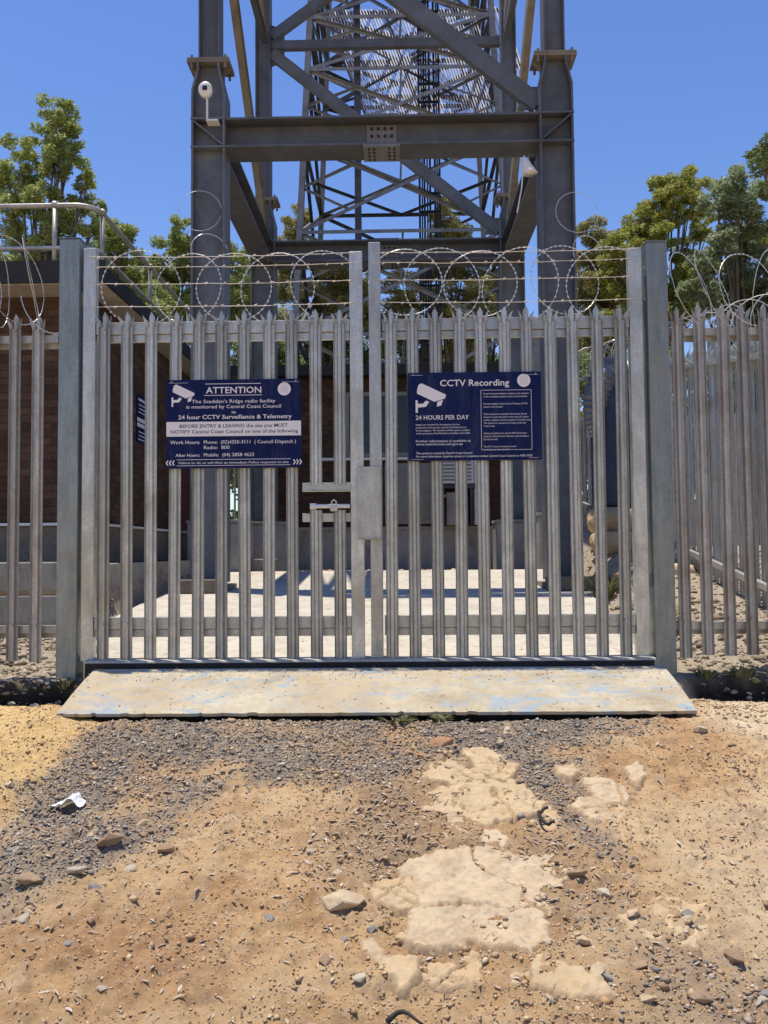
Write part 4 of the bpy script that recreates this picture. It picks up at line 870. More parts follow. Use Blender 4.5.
def disc(root, cx, cz, r, y):
    mb = MB(); mb.add([(cx+r*math.cos(a), y, cz+r*math.sin(a)) for a in [k2*math.pi/16 for k2 in range(32)]], [tuple(range(32))])
    d_ = mb.build('crest', M['lettering'], root)
    mb = MB()
    for q_ in range(5):
        zz = cz+r*(.5-.25*q_); ww = r*.6*math.sqrt(max(.1, 1-((zz-cz)/r)**2))
        for u_ in range(4): xa = cx-ww+u_*ww*.5+.002; mb.add([(xa, y-.0006, zz), (xa+ww*.36, y-.0006, zz), (xa+ww*.36, y-.0006, zz+r*.07), (xa, y-.0006, zz+r*.07)], [(0, 1, 2, 3)])
    mb.build('crest_detail', plain('crest_grey', (.5, .45, .45), .6, 0, .05), root)
def rects(root, name, L, mat, y):
    for x0, x1, z0, z1 in L: MB().add([(x0, y, z0), (x1, y, z0), (x1, y, z1), (x0, y, z1)], [(0, 1, 2, 3)]).build(name[:-1] if name.endswith('s') else name, mat, root)
SY = 5.628; LY = SY-.0012
x0, x1, z0, z1 = -1.562, -.655, 1.316, 1.912
s1 = thing('attention_sign', 'blue attention sign with white band, left of the gate centre', 'sign', (x0, SY, z0), 'blue signs on the gate')
MB().box(x0, x1, SY, SY+.003, z0, z1).build('board', M['blue'], s1)
W = x1-x0; H = z1-z0; U = lambda u: x0+u*W; Vv = lambda v: z1-v*H
text_part([('ATTENTION', U(.50), Vv(.155), .042, W*.41, 'C', .02),
  ("The Scadden's Ridge radio facility", U(.50), Vv(.265), .023, W*.62, 'C', .008),
  ('is monitored by Central Coast Council', U(.50), Vv(.325), .023, W*.70, 'C', .008),
  ('via', U(.50), Vv(.385), .020, None, 'C', .008),
  ('24 hour CCTV Surveillance & Telemetry', U(.51), Vv(.445), .027, W*.84, 'C', .022),
  ('Work Hours:', U(.03), Vv(.725), .023, W*.22, 'L', .012),
  ('Phone:  (02)4350-3111  ( Council Dispatch )', U(.28), Vv(.725), .023, W*.68, 'L', .006),
  ('Radio:  800', U(.28), Vv(.785), .023, W*.19, 'L', .006),
  ('After Hours:', U(.07), Vv(.868), .020, W*.18, 'L', .012),
  ('Mobile:  (04) 2858 4623', U(.28), Vv(.868), .023, W*.37, 'L', .006),
  ('Failure to do so will illicit an immediate Police response to site', U(.50), Vv(.95), .015, W*.81, 'C', .008)], 'lettering', M['lettering'], s1, LY)
rects(s1, 'white_band', [(x0+.002, x1-.002, Vv(.64), Vv(.475))], M['lettering'], LY)
text_part([('BEFORE ENTRY & LEAVING the site you MUST', U(.50), Vv(.543), .023, W*.80, 'C', .018),
  ('NOTIFY Central Coast Council on one of the following', U(.505), Vv(.607), .023, W*.94, 'C', .014)], 'band_lettering', M['navy_ink'], s1, LY-.0008)
rects(s1, 'rule_lines', [(U(.29), U(.70), Vv(.052), Vv(.046)), (U(.28), U(.71), Vv(.182), Vv(.176)), (U(.02), U(.16), Vv(.036), Vv(.033)), (U(.86), U(.98), Vv(.036), Vv(.033)),
  (U(.08), U(.92), Vv(.905), Vv(.900)), (U(.08), U(.92), Vv(.972), Vv(.967))], M['lettering'], LY)
mb = MB()
for k_ in range(3):
    for bx, sg in ((U(.008)+k_*.021, -1), (U(.937)+k_*.021, 1)):
        cz = Vv(.938); hh = .017; ww = .010
        xa, xb = (bx, bx+ww) if sg > 0 else (bx+ww, bx)
        mb.add([(xa, LY, cz+hh), (xb, LY, cz), (xa, LY, cz-hh), (xa+sg*.009, LY, cz-hh), (xb+sg*.009, LY, cz), (xa+sg*.009, LY, cz+hh)], [(0, 1, 4, 5), (1, 2, 3, 4)])
mb.build('chevrons', M['lettering'], s1)
icon(s1, U(.04), Vv(.05), W*.175, LY); disc(s1, U(.875), Vv(.115), .044, LY)
MB().box(U(.04)-.004, U(.04)+.004, SY-.004, SY, Vv(.03), Vv(.016)).box(U(.96)-.004, U(.96)+.004, SY-.004, SY, Vv(.03), Vv(.016)).build('rivets', M['galv'], s1)

x0, x1, z0, z1 = .060, .945, 1.350, 1.940
s2 = thing('recording_sign', 'blue camera recording sign with boxed fine print, right of the gate centre', 'sign', (x0, SY, z0), 'blue signs on the gate')
MB().box(x0, x1, SY, SY+.003, z0, z1).build('board', M['blue'], s2)
W = x1-x0; H = z1-z0
L = [('CCTV Recording', U(.50), Vv(.155), .042, W*.52, 'C', .022),
  ('24 HOURS PER DAY', U(.055), Vv(.535), .030, W*.40, 'L', .012),
  ('Further information is available at', U(.055), Vv(.79), .0155, W*.41, 'L', .006),
  ('www.centralcoast.nsw.gov.au', U(.055), Vv(.825), .0155, W*.35, 'L', .006),
  ('This system is owned by Central Coast Council', U(.055), Vv(.925), .0135, W*.42, 'L', .012),
  ('For more information, inquiries, access or complaints contact Central Coast Council on 4350 5555', U(.055), Vv(.962), .0135, W*.87, 'L', .010)]
for k_, s_ in enumerate(['Images are recorded for the purpose of crime', 'prevention and may be used by the Police Force', 'for investigation. The operation of this system is subject', 'to the provisions of the Workplace Surveillance Act 2005']):
    L.append((s_, U(.055), Vv(.60+k_*.033), .011, W*(.33, .38, .405, .405)[k_], 'L', .004))
yv = .255
for para in (['Council welcomes feedback in relation to the operation', 'of the surveillance system at this site and location'], ['We have installed a Closed Circuit Television (CCTV)', 'system in this location'],
             ['These cameras are in operation 24 hours per day and', 'located to assist the police in the event of criminal', 'activity, vandalism and the protection of Council assets', 'The system is in operation at all times of the day', '7 days a week'],
             ['All data is handled in line with the NSW Government', 'policy for Closed Circuit Television and surveillance', 'by local council'], ['The CCTV cameras will not be monitored', 'at all times by Council staff']):
    for s_ in para: L.append((s_, U(.565), Vv(yv), .0105, W*.335*len(s_)/53, 'L', .004)); yv += .034
    yv += .048
text_part(L, 'lettering', M['lettering'], s2, LY)
bx0, bx1, bz0, bz1 = U(.545), U(.925), Vv(.885), Vv(.205)
rects(s2, 'rule_lines', [(bx0, bx1, bz0, bz0+.0025), (bx0, bx1, bz1-.0025, bz1), (bx0, bx0+.0025, bz0, bz1), (bx1-.0025, bx1, bz0, bz1), (U(.02), U(.11), Vv(.03), Vv(.027)), (U(.86), U(.98), Vv(.036), Vv(.033)),
   (U(.90), U(.97), Vv(.978), Vv(.975)), (U(.02), U(.11), Vv(.985), Vv(.982))], M['lettering'], LY)
icon(s2, U(.055), Vv(.12), W*.235, LY); disc(s2, U(.87), Vv(.10), .044, LY)
MB().box(U(.04)-.004, U(.04)+.004, SY-.004, SY, Vv(.03), Vv(.016)).box(U(.96)-.004, U(.96)+.004, SY-.004, SY, Vv(.03), Vv(.016)).build('rivets', M['galv'], s2)

# ================================================================== HEAVY STEEL TOWER BASE
LXc = (-2.243, 1.888); FYc, BYc = 10.0, 14.0
tw = thing('steel_tower', 'heavy four legged steel tower of I beams behind the gate', 'tower', (-.18, 12, .33))
TM = M['tower']
def column(cx, cy, z0):
    w_, dp = .40, .34; mb = MB()
    yf, yb = cy-dp/2, cy+dp/2
    # lower H section: flanges left and right, web facing the gate
    mb.box(cx-w_/2, cx-w_/2+.024, yf, yb, z0+.02, 6.27).box(cx+w_/2-.024, cx+w_/2, yf, yb, z0+.02, 6.27).box(cx-w_/2+.025, cx+w_/2-.025, cy-.06, cy-.04, z0+.02, 6.27)
    # haunch
    for s_ in (-1, 1):
        xa, xb = cx+s_*w_/2, cx+s_*.135; tk = .024
        mb.add([(xa, yf, 6.272), (xb, yf, 6.53), (xb, yb, 6.53), (xa, yb, 6.272), (xa-s_*tk, yf, 6.272), (xb-s_*tk, yf, 6.53), (xb-s_*tk, yb, 6.53), (xa-s_*tk, yb, 6.272)],
               [(0, 1, 2, 3), (7, 6, 5, 4), (4, 5, 1, 0), (3, 2, 6, 7), (5, 6, 2, 1), (4, 0, 3, 7)])
    mb.prism_xz([(cx-w_/2+.03, 6.272), (cx+w_/2-.03, 6.272), (cx+.105, 6.60), (cx-.105, 6.60)], cy-.06, cy-.04)
    for x_ in (cx-.135, cx+.111): mb.box(x_, x_+.024, yf, yb, 6.532, 6.61)
    # stiffeners level with beam flanges, and the diagonal one
    for z_ in (5.562, 5.905): mb.box(cx-w_/2-.004, cx+w_/2+.004, yf-.012, yb+.01, z_, z_+.022)
    mb.bar((cx-.17, cy-.13, 5.89) if cx < 0 else (cx+.17, cy-.13, 5.89), (cx+.17, cy-.13, 5.60) if cx < 0 else (cx-.17, cy-.13, 5.60), .10, .016, (0, 0, 1))
    mb.build('column', TM, tw)
    mb = MB().box(cx-.255, cx+.255, cy-.17, cy+.17, 6.612, 6.638).box(cx-.25, cx+.25, cy-.17, cy+.17, 6.642, 6.668)
    for s_ in (-1, 1):
        mb.prism_xz([(cx+s_*.25-.005, 6.611), (cx+s_*.25-.005-s_*.10, 6.50), (cx+s_*.25-s_*.11, 6.611)][::(1 if s_ < 0 else -1)], cy-.012, cy+.012)
        for yy_ in (-.14, 0, .14): mb.tube([(cx+s_*.20, cy+yy_, 6.55), (cx+s_*.20, cy+yy_, 6.71)], .017, 6)
    mb.build('splice_plate', M['tower_brown'], tw)
    mb = MB().box(cx-.125, cx-.105, cy-.12, cy+.12, 6.670, 12.6).box(cx+.105, cx+.125, cy-.12, cy+.12, 6.670, 12.6).box(cx-.104, cx+.104, cy-.05, cy-.034, 6.678, 12.6)
    mb.build('upper_column', TM, tw)
for cx in LXc:
    column(cx, FYc, slabz(10)+.06); column(cx, BYc, 1.26)
    MB().box(cx-.27, cx+.27, FYc-.25, FYc+.22, slabz(10)+.001, slabz(10)+.06).build('base_plate', M['tower_brown'], tw, bevel=.004)
BZ = 5.745; BH = .37
def beam(p0, p1, z=BZ, h=BH, w_=.40, tf=.026):
    p0 = (p0[0], p0[1], z); p1 = (p1[0], p1[1], z); o = MB().ibeam(p0, p1, w_, h, tf, .016).build('beam', TM, tw); return o
for yy in (FYc, BYc):
    beam((LXc[0]+.202, yy+.03), (LXc[1]-.202, yy+.03), h=BH-.01)
    mb = MB(); mbolt = MB(); cx = -.18; yf = yy+.018-.014
    mb.box(cx-.18, cx+.18, yf, yf+.012, BZ-.14, BZ+.14)
    for r__ in range(3):
        for c__ in range(4): xx = cx-.12+c__*.08; mbolt.tube([(xx, yf-.03, BZ-.09+r__*.09), (xx, yf, BZ-.09+r__*.09)], .016, 6)
    mb.box(cx-.22, cx+.22, yy-.172, yy+.232, BZ-BH/2-.018, BZ-BH/2+.004)
    for c__ in (-.15, -.09, .09, .15):
        for d__ in range(4): mbolt.tube([(cx+c__, yy-.11+d__*.09, BZ-BH/2-.035), (cx+c__, yy-.11+d__*.09, BZ-BH/2-.018)], .013, 6)
    mb.box(cx-.2, cx+.2, yy-.16, yy+.12, BZ+BH/2-.003, BZ+BH/2+.015)
    nf = len(mb.f); mb.add(mbolt.v, mbolt.f); o = mb.build('beam_splice', M['tower_plate'], tw); o.data.materials.append(M['black'])
    for p_ in o.data.polygons[nf:]: p_.material_index = 1
for cx in LXc:
    beam((cx, FYc+.235), (cx, BYc-.175), h=BH-.012, w_=.34)
    mb = MB()
    for yy in (FYc+.35, BYc-.35):
        for q_ in range(6): mb.tube([(cx+(-.11 if q_ % 2 else .11), yy-.15+.1*(q_//2), BZ-BH/2-.022), (cx+(-.11 if q_ % 2 else .11), yy-.15+.1*(q_//2), BZ-BH/2)], .014, 6)
    mb.build('beam_bolts', M['tower_brown'], tw)
def brace(p0, p1, w_=.15, mat=None, n='brace'):
    mb = MB(); p0 = Vector(p0); p1 = Vector(p1)
    d = (p1-p0).normalized(); sd_ = Vector((0, 1, 0)) if abs(d.y) < .3 else Vector((1, 0, 0))
    up = sd_.cross(d)
    mb.bar(p0, p1, .10, .014, up, (0, w_/2)); mb.bar(p0, p1, .10, .014, up, (0, -w_/2)); mb.bar(p0, p1, .014, w_-.016, up, (-.043, 0))
    return mb.build(n, mat or TM, tw)
xl, xr = LXc[0]+.14, LXc[1]-.14
for yy, ww in ((FYc-.02, .19), (BYc-.02, .17)):
    brace((xl, yy, 9.2), (xr-.05, yy, 6.08), ww)
    brace((xl, yy, 9.33), (xr, yy, 9.33), .13)
    brace((xl, yy, 9.48), (xr, yy, 12.3), .15)
for cx, s_ in ((LXc[0], 1), (LXc[1], -1)):
    xx = cx+s_*.05
    brace((xx, FYc+.2, 9.1), (xx, BYc-.2, 6.05), .20, M['tower_brown'])
    brace((xx, FYc+.2, 12.2), (xx, BYc-.2, 9.42), .18, M['tower_brown'])
    brace((xx, FYc+.2, 9.33), (xx, BYc-.2, 9.33), .12)

for yy in (FYc-.04, BYc-.04):
    MB().prism_xz([(xr-.30, 6.02), (xr-.06, 6.02), (xr-.06, 6.30), (xr-.18, 6.30)], yy, yy+.012).build('gusset_plate', TM, tw)
    MB().prism_xz([(xl-.03, 8.95), (xl+.22, 9.05), (xl+.22, 9.6), (xl-.03, 9.7)], yy, yy+.012).build('gusset_plate', TM, tw)
for yy in (FYc, BYc): MB().ibeam((LXc[0]-.2, yy, 12.75), (LXc[1]+.2, yy, 12.75), .2, .28).build('top_beam', TM, tw)
for cx in LXc: MB().ibeam((cx, FYc+.12, 12.75), (cx, BYc-.12, 12.75), .2, .26).build('top_beam', TM, tw)
# timber packing blocks beside the front legs
for x0, x1, lb in ((-2.62, -2.00, 'weathered timber packing block at the foot of the left tower leg'), (1.63, 2.30, 'weathered timber packing block at the foot of the right tower leg')):
    z = slabz(9.6); o = MB().box(x0, x1, 9.5, 9.68, z+.001, z+.15).build('timber_block', M['timber'], None, bevel=.01); tag(o, lb, 'block', 'timber blocks at the tower feet')
# loops of razor wire tied round the legs
for cx, cy, z, lb, n_ in ((LXc[0]-.08, 9.78, 4.78, 'loop of razor wire tied round the front left tower leg', 1), (LXc[1]+.20, 9.76, 4.68, 'loop of razor wire tied round the front right tower leg', 2)):
    mb = MB(); razor_loop(mb, (cx, cy, z), .25, (.1, -1, .1), 10, 350, rr=.002)
    razor_loop(mb, (cx+.12, cy-.02, z-.5), .22, (.5, -1, .1), 20, 200, rr=.003)
    tag(mb.build('razor_wire_loop', M['wire']), lb, 'razor wire', 'razor wire loops on the tower legs')

# CCTV camera on the left leg and floodlight under the beam at right
cm = thing('security_camera', 'white security camera on a bracket on the left tower leg', 'camera', (-2.27, 9.78, 6.05))
mb = MB(); prof = [(.0, 0), (.085, .0), (.10, .03), (.095, .10), (.07, .17), (.03, .2), (0, .2)]
o0 = Vector((-2.24, 9.72, 6.19))
mb.lathe(0, 0, prof, 18); vv = []
for x, y, z in mb.v: vv.append((o0.x+x*.82, o0.y-.06+z*.7, o0.z+y*.95))
mb.v = vv; mb.build('housing', M['white_metal'], cm, True)
MB().box(-2.268, -2.212, 9.648, 9.672, 6.165, 6.222).build('lens', M['glass'], cm, bevel=.01)
MB().tube([(-2.23, 9.74, 6.11), (-2.23, 9.74, 5.87), (-2.23, 9.83, 5.85)], .013, 8).box(-2.24, -2.10, 9.72, 9.85, 5.832, 5.852).build('bracket', M['white_metal'], cm)
fd = thing('floodlight', 'white floodlight hanging under the right end of the main beam', 'floodlight', (1.52, 9.9, 5.45))
mb = MB().lathe(0, 0, [(.02, 0), (.06, .02), (.075, .10), (.11, .20), (.115, .22), (.0, .22)], 18)
mb.v = [(1.50+x*.82+.06*(z/.2), 9.86+y*.82, 5.38-z*.85) for x, y, z in mb.v]; mb.build('lamp_body', M['white_metal'], fd, True)
MB().tube([(1.58, 9.95, 5.45), (1.55, 9.87, 5.38)], .014, 8).build('bracket', M['galv'], fd)
MB().tube([(1.50, 9.84, 5.40), (1.46, 9.82, 5.0), (1.40, 9.80, 4.7)], .008, 6).build('cable', M['white_metal'], fd)

# ================================================================== LATTICE MAST
lt = thing('lattice_mast', 'tall lattice communications mast rising behind the steel tower', 'mast', (.15, 26.5, .4))
cxm, cym = .15, 26.7
def half(z): return 3.22-(z-4)*.045
def leg(sx, sy, z): return Vector((cxm+sx*half(z), cym+sy*half(z)*.95, z))
corners = ((-1, -1), (1, -1), (1, 1), (-1, 1))
for sx, sy in corners: MB().angle(leg(sx, sy, .4), leg(sx, sy, 24), .17, .03, (0, 1, 0)).bar(leg(sx, sy, .4), leg(sx, sy, 24), .15, .15, (0, 1, 0)).build('leg', M['lattice'], lt)
levels = [.6, 3.6, 6.9, 9.9, 12.6, 14.8, 16.4, 18.0, 19.6, 21.7, 23.8]
for li, (za, zb) in enumerate(zip(levels[:-1], levels[1:])):
    for ci in range(4):
        A, B = corners[ci], corners[(ci+1) % 4]
        a0, a1, b0, b1 = leg(*A, za), leg(*A, zb), leg(*B, za), leg(*B, zb)
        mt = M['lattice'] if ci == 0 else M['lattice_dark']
        mb = MB(); s_ = .10
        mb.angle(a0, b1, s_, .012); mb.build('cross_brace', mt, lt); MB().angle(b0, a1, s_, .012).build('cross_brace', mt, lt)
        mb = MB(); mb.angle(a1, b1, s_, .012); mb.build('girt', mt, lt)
        c_ = (a0+b1)/2; mid = (a1+b1)/2; am_ = (a0+a1)/2; bm_ = (b0+b1)/2
        if ci == 0:
            for e0, e1 in ((c_, mid), (am_, a0*.75+b1*.25), (bm_, b0*.75+a1*.25), (am_, a1*.75+b0*.25), (bm_, b1*.75+a0*.25)):
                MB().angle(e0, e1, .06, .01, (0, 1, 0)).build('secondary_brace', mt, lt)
    if zb > 12:
        MB().angle(leg(*corners[0], zb), leg(*corners[2], zb), .07, .01).build('plan_brace', M['lattice'], lt); MB().angle(leg(*corners[1], zb), leg(*corners[3], zb), .07, .01).build('plan_brace', M['lattice'], lt)
        m0 = [(leg(*corners[q_], zb)+leg(*corners[(q_+1) % 4], zb))/2 for q_ in range(4)]
        mb = MB()
        for q_ in range(4): mb.angle(m0[q_], m0[(q_+1) % 4], .08, .012)
        mb.build('plan_brace', M['lattice_dark'], lt)
MB().box(-1.24, -1.05, 24.3, 24.5, .4, 24).build('waveguide_duct', M['lattice_dark'], lt)
# cable ladder
cl = thing('cable_ladder', 'dark cable ladder packed with black cables running up the mast', 'cable ladder', (.95, 24.6, .4))
MB().box(.63, .69, 24.5, 24.6, .4, 23).box(1.22, 1.28, 24.5, 24.6, .4, 23).build('side_rails', M['black'], cl)
mb = MB(); z = .8
while z < 23: mb.box(.69, 1.22, 24.52, 24.58, z, z+.06); z += .55
mb.build('rungs', M['black'], cl)
mb = MB()
for k_ in range(7):
    if k_ == 4: continue
    xx = .73+.075*k_; pts = [(xx+random.uniform(-.012, .012), 24.46+random.uniform(-.02, .02), .5+2.2*q_) for q_ in range(11)]
    mb.tube(pts, .022+.010*(k_ % 2), 6)
mb.build('cables', M['black'], cl)
# slatted panel screen
sc = thing('slatted_screen', 'large tilted screen of white slats mounted high on the mast', 'screen', (.8, 26, 14))
A0 = Vector((-2.35, 27.6, 18.9)); A1 = Vector((3.6, 27.6, 18.9)); B0 = Vector((-.75, 24.9, 13.5)); B1 = Vector((4.3, 24.9, 13.3))
n_ = 62; mb = MB()
for k_ in range(n_+1):
    s_ = k_/n_; mb.bar(A0.lerp(A1, s_), B0.lerp(B1, s_), (.042 if k_ % 5 else .02), .02, (0, -1, .5))
mb.build('slats', plain('weathered_white_slat', (.48, .47, .52), .7, 0, .3, 4), sc)
mb = MB()
for q_ in (.02, .25, .5, .75, .98): mb.bar(A0.lerp(B0, q_)+Vector((-.1, .08, 0)), A1.lerp(B1, q_)+Vector((.1, .08, 0)), .07, .10)
for q_ in (0, .33, .66, 1): mb.bar(A0.lerp(A1, q_)+Vector((0, .15, 0)), B0.lerp(B1, q_)+Vector((0, .15, 0)), .07, .09)
mb.build('support_frame', M['lattice_dark'], sc)

# ================================================================== BUILDINGS
# left: brick equipment building on a raised floor
bl = thing('brick_building', 'brown brick equipment building on a raised floor at the left', 'building', (-5.4, 12.5, .6))
WX = -3.45; WY = 9.42
MB().box(-9, WX, WY, 16, 1.11, 3.66).build('wall', M['brick'], bl)
MB().box(-9.03, WX+.03, WY-.03, 16.05, .66, 1.07).build('floor_edge', M['timber'], bl)
MB().box(-9.03, WX+.07, WY-.07, 16.05, 1.075, 1.105).build('floor_trim', M['white_metal'], bl)
mb = MB()
for x in (-8.5, -6.6, -5.0, WX-.25):
    for y in (9.6, 12, 15.5): mb.box(x, x+.2, y, y+.2, .2, .655)
mb.build('pier', M['brick'], bl)
MB().box(-8.9, WX-.3, 10.4, 15.8, .3, .655).build('underfloor_shade', M['dark'], bl)  # near-black box standing in for the shade of the open void below the floor
EX = -3.18; EY = 8.98
MB().box(-9.4, EX, EY, 16.4, 3.665, 3.70).build('soffit', M['soffit'], bl)
mb = MB().box(-9.45, EX+.03, EY-.03, EY, 3.68, 3.92).box(EX, EX+.03, EY, 16.4, 3.68, 3.86)
mb.build('fascia', M['gutter'], bl)
MB().box(-9.4, EX, EY, 16.4, 3.705, 3.85).build('roof', M['gutter'], bl)
MB().box(WX+.002, WX+.02, 13.2, 14.1, 1.11, 3.15).build('door', plain('maroon_door_paint', (.10, .035, .03), .6), bl)
mb = MB()
for k_ in range(40): mb.box(WX+.0, WX+.05, WY-.03, WY+.14, 1.3+k_*.055, 1.325+k_*.055)
mb.box(WX+.0, WX+.03, WY-.02, WY+.13, 1.25, 3.5); mb.build('louvre_vent', M['lattice_dark'], bl)
gd = thing('guard_rail', 'galvanised pipe guard rail round the roof of the brick building', 'guard rail', (-3.45, 9.4, 3.86))
for z, rb in ((4.70, .25), (4.21, .18)):
    arc = [(-3.42-rb+rb*math.sin(a), 9.38+rb-rb*math.cos(a), z) for a in [k2*math.pi/16 for k2 in range(9)]]
    MB().tube([(-9.0, 9.38, z)]+arc+[(-3.42, 15.9, z)], .03, 10).build('rail', M['galv_old'], gd, True)
for x, y in ((-3.88, 9.38), (-5.8, 9.38), (-7.7, 9.38), (-3.42, 9.62), (-3.42, 11.5), (-3.42, 13.6), (-3.42, 15.8)):
    MB().tube([(x, y, 3.85), (x, y, 4.70)], .028, 8).lathe(x, y, [(.04, 4.68), (.045, 4.71), (.03, 4.745), (0, 4.75)], 10).build('post', M['galv_old'], gd, True)
ws = thing('wall_sign', 'small blue and white warning sign on the side wall of the brick building', 'sign', (WX+.02, 11.2, 2.5))
MB().box(WX+.003, WX+.012, 11.0, 11.47, 2.22, 2.86).build('board', M['blue'], ws)
mb = MB()
for z_, h_ in ((2.50, .05), (2.43, .05)): mb.box(WX+.0125, WX+.014, 11.01, 11.46, z_, z_+h_)
for k_ in range(7): mb.box(WX+.0125, WX+.014, 11.06+.02*(k_ % 3), 11.40-.03*(k_ % 2), (2.78, 2.72, 2.67, 2.62, 2.36, 2.31, 2.26)[k_], (2.81, 2.732, 2.682, 2.632, 2.372, 2.322, 2.272)[k_])
mb.build('white_print', M['lettering'], ws)
# concrete sleeper retaining wall in front of / beside it
rw = thing('retaining_wall', 'low retaining wall of two stacked concrete sleepers below the brick building', 'retaining wall', (-4, 8.2, .0))
for z0, z1, dy in ((.05, .36, 0), (.40, .68, .03)):
    MB().box(-8, -3.10, 8.1+dy, 8.22+dy, z0, z1).build('sleeper', M['sleeper'], rw, bevel=.012)
    MB().box(-3.02, -2.90, 8.25, 12.2, z0+.03, z1-.02).build('sleeper', M['sleeper'], rw, bevel=.012)
MB().ibeam((-3.06, 8.16, -.1), (-3.06, 8.16, .70), .12, .14, .012, .01, (0, 1, 0)).build('post', plain('rusty_channel', (.16, .08, .045), .85, .2, .4, 14), rw)
MB().box(-8, -3.12, 8.14, 9.3, .3, .62).build('backfill', M['earth'], rw)

# rear: flat roofed brick building
br = thing('rear_brick_building', 'flat roofed brown brick building behind the steel tower', 'building', (-.2, 17, .45))
RX0, RX1, RY = -2.9, 2.35, 15.6
MB().box(RX0, RX1, RY, 20, 1.215, 3.97).build('wall', M['brick'], br)
MB().box(RX0-.05, RX1+.05, RY-.06, 20.05, .35, 1.15).build('plinth', M['plinth'], br)
MB().box(RX0-.08, RX1+.08, RY-.09, 20.08, 1.153, 1.212).build('plinth_cap', M['sleeper'], br)
MB().box(RX0-.25, RX1+.25, RY-.3, 20.3, 3.975, 4.175).build('roof', M['gutter'], br)
def window(x0, x1, z0, z1, nm='window', mull=1):
    f = MB(); fw = .07
    f.box(x0, x1, RY-.05, RY-.003, z1-fw, z1).box(x0, x1, RY-.05, RY-.003, z0, z0+fw).box(x0, x0+fw, RY-.05, RY-.003, z0+fw+.001, z1-fw-.001).box(x1-fw, x1, RY-.05, RY-.003, z0+fw+.001, z1-fw-.001)
    for k2 in range(mull): xm = x0+(x1-x0)*(k2+1)/(mull+1); f.box(xm-.025, xm+.025, RY-.048, RY-.003, z0+fw+.001, z1-fw-.001)
    w__ = f.build(nm, M['cream'], br)
    w__.location = (0, 0, 0)
    g_ = MB().box(x0+fw, x1-fw, RY-.022, RY-.002, z0+fw, z1-fw); g_.v = [(a-br.location.x, b2-br.location.y, c2-br.location.z) for a, b2, c2 in g_.v]
    me_ = bpy.data.meshes.new('pane'); me_.from_pydata(g_.v, [], g_.f); me_.materials.append(M['glass']); link('pane', me_, w__)
    return w__
window(-1.0, .30, 2.50, 3.70)
MB().box(-1.6, 2.2, RY-.10, RY-.0, 2.44, 2.485).build('sill', M['white_metal'], br)
window(.55, 1.15, 2.55, 3.3, 'window', 0)
for k_, (x0, x1) in enumerate(((-.28, .20), (.28, .62))): 
    MB().box(x0, x1, RY-.045, RY-.004, 1.26, 2.38).build('service_door', M['cream'], br, bevel=.004)
cu = thing('condenser_unit', 'white louvred air conditioning unit against the rear building', 'air conditioner', (1.05, 15.2, 1.9))
MB().box(.72, 1.30, 15.0, 15.4, 1.95, 2.62).build('casing', M['white_metal'], cu, bevel=.01)
mb = MB()
for k_ in range(9): mb.box(.76, 1.26, 14.985, 14.998, 2.0+k_*.065, 2.03+k_*.065)
mb.build('louvres', M['cream'], cu)
MB().box(.70, 1.32, 14.98, 15.42, 1.87, 1.93).box(.74, .78, 15.0, 15.4, 1.22, 1.87).box(1.24, 1.28, 15.0, 15.4, 1.22, 1.87).build('stand', M['lattice_dark'], cu)
cb = thing('cable_cabinet', 'battered grey cabinet of pipes and cables below the air conditioner', 'cabinet', (1.0, 15.2, 1.22))
MB().box(.82, 1.20, 15.06, 15.36, 1.22, 1.80).build('case', M['plinth'], cb, bevel=.01)
MB().tube([(1.34, 15.1, 1.22), (1.34, 15.1, 2.9)], .03, 8).tube([(1.42, 15.12, 1.22), (1.42, 15.12, 2.4), (1.5, 15.2, 2.7)], .022, 8).tube([(.70, 15.1, 1.22), (.68, 15.05, 1.6), (.80, 15.05, 1.75)], .018, 8).build('pipes', M['white_metal'], cb)
# pedestals
def plinth(x0, x1, y0, y1, z0, z1, lb):
    r_o = thing('concrete_plinth', lb, 'plinth', ((x0+x1)/2, (y0+y1)/2, z0), 'concrete plinths around the tower')
    MB().box(x0, x1, y0, y1, z0, z1-.052).build('block', M['plinth'], r_o, bevel=.015)
    MB().box(x0-.015, x1+.015, y0-.015, y1+.015, z1-.05, z1).build('capping', M['sleeper'], r_o, bevel=.008)
plinth(-3.12, -2.29, 12.36, 13.2, .3, 1.24, 'large grey concrete plinth behind the front left tower leg')
plinth(2.0, 2.86, 12.36, 13.2, .3, 1.30, 'large grey concrete plinth behind the front right tower leg')
plinth(-2.52, -1.85, 13.65, 14.35, .35, 1.255, 'smaller concrete plinth under the rear left tower leg')
plinth(1.55, 2.2, 13.65, 14.35, .35, 1.255, 'smaller concrete plinth under the rear right tower leg')
o = MB().box(-2.18, -1.9, 12.6, 13.1, .4, .66).build('concrete_footing', M['sleeper'], None, bevel=.01); tag(o, 'small low concrete footing beside the large left plinth', 'footing')
wg = thing('waveguide_post', 'slim pale steel post standing on the large right plinth', 'post', (2.05, 12.6, 1.3))
MB().box(2.0, 2.12, 12.5, 12.62, 1.302, 3.9).build('shaft', M['lattice'], wg); MB().box(1.96, 2.16, 12.46, 12.66, 3.902, 3.93).build('cap', M['lattice'], wg)
sv = thing('mesh_guard', 'small white wire mesh guard standing on the large left plinth', 'guard', (-2.4, 12.7, 1.25))
mb = MB()
for k_ in range(6): mb.box(-2.46+.04*k_, -2.45+.04*k_, 12.6, 12.61, 1.25, 2.1)
for k_ in range(4): mb.box(-2.47, -2.24, 12.612, 12.622, 1.3+.24*k_, 1.32+.24*k_)
mb.build('mesh', M['cream'], sv)
MB().box(-2.48, -2.465, 12.6, 12.63, 1.25, 2.12).build('frame', M['galv'], sv)
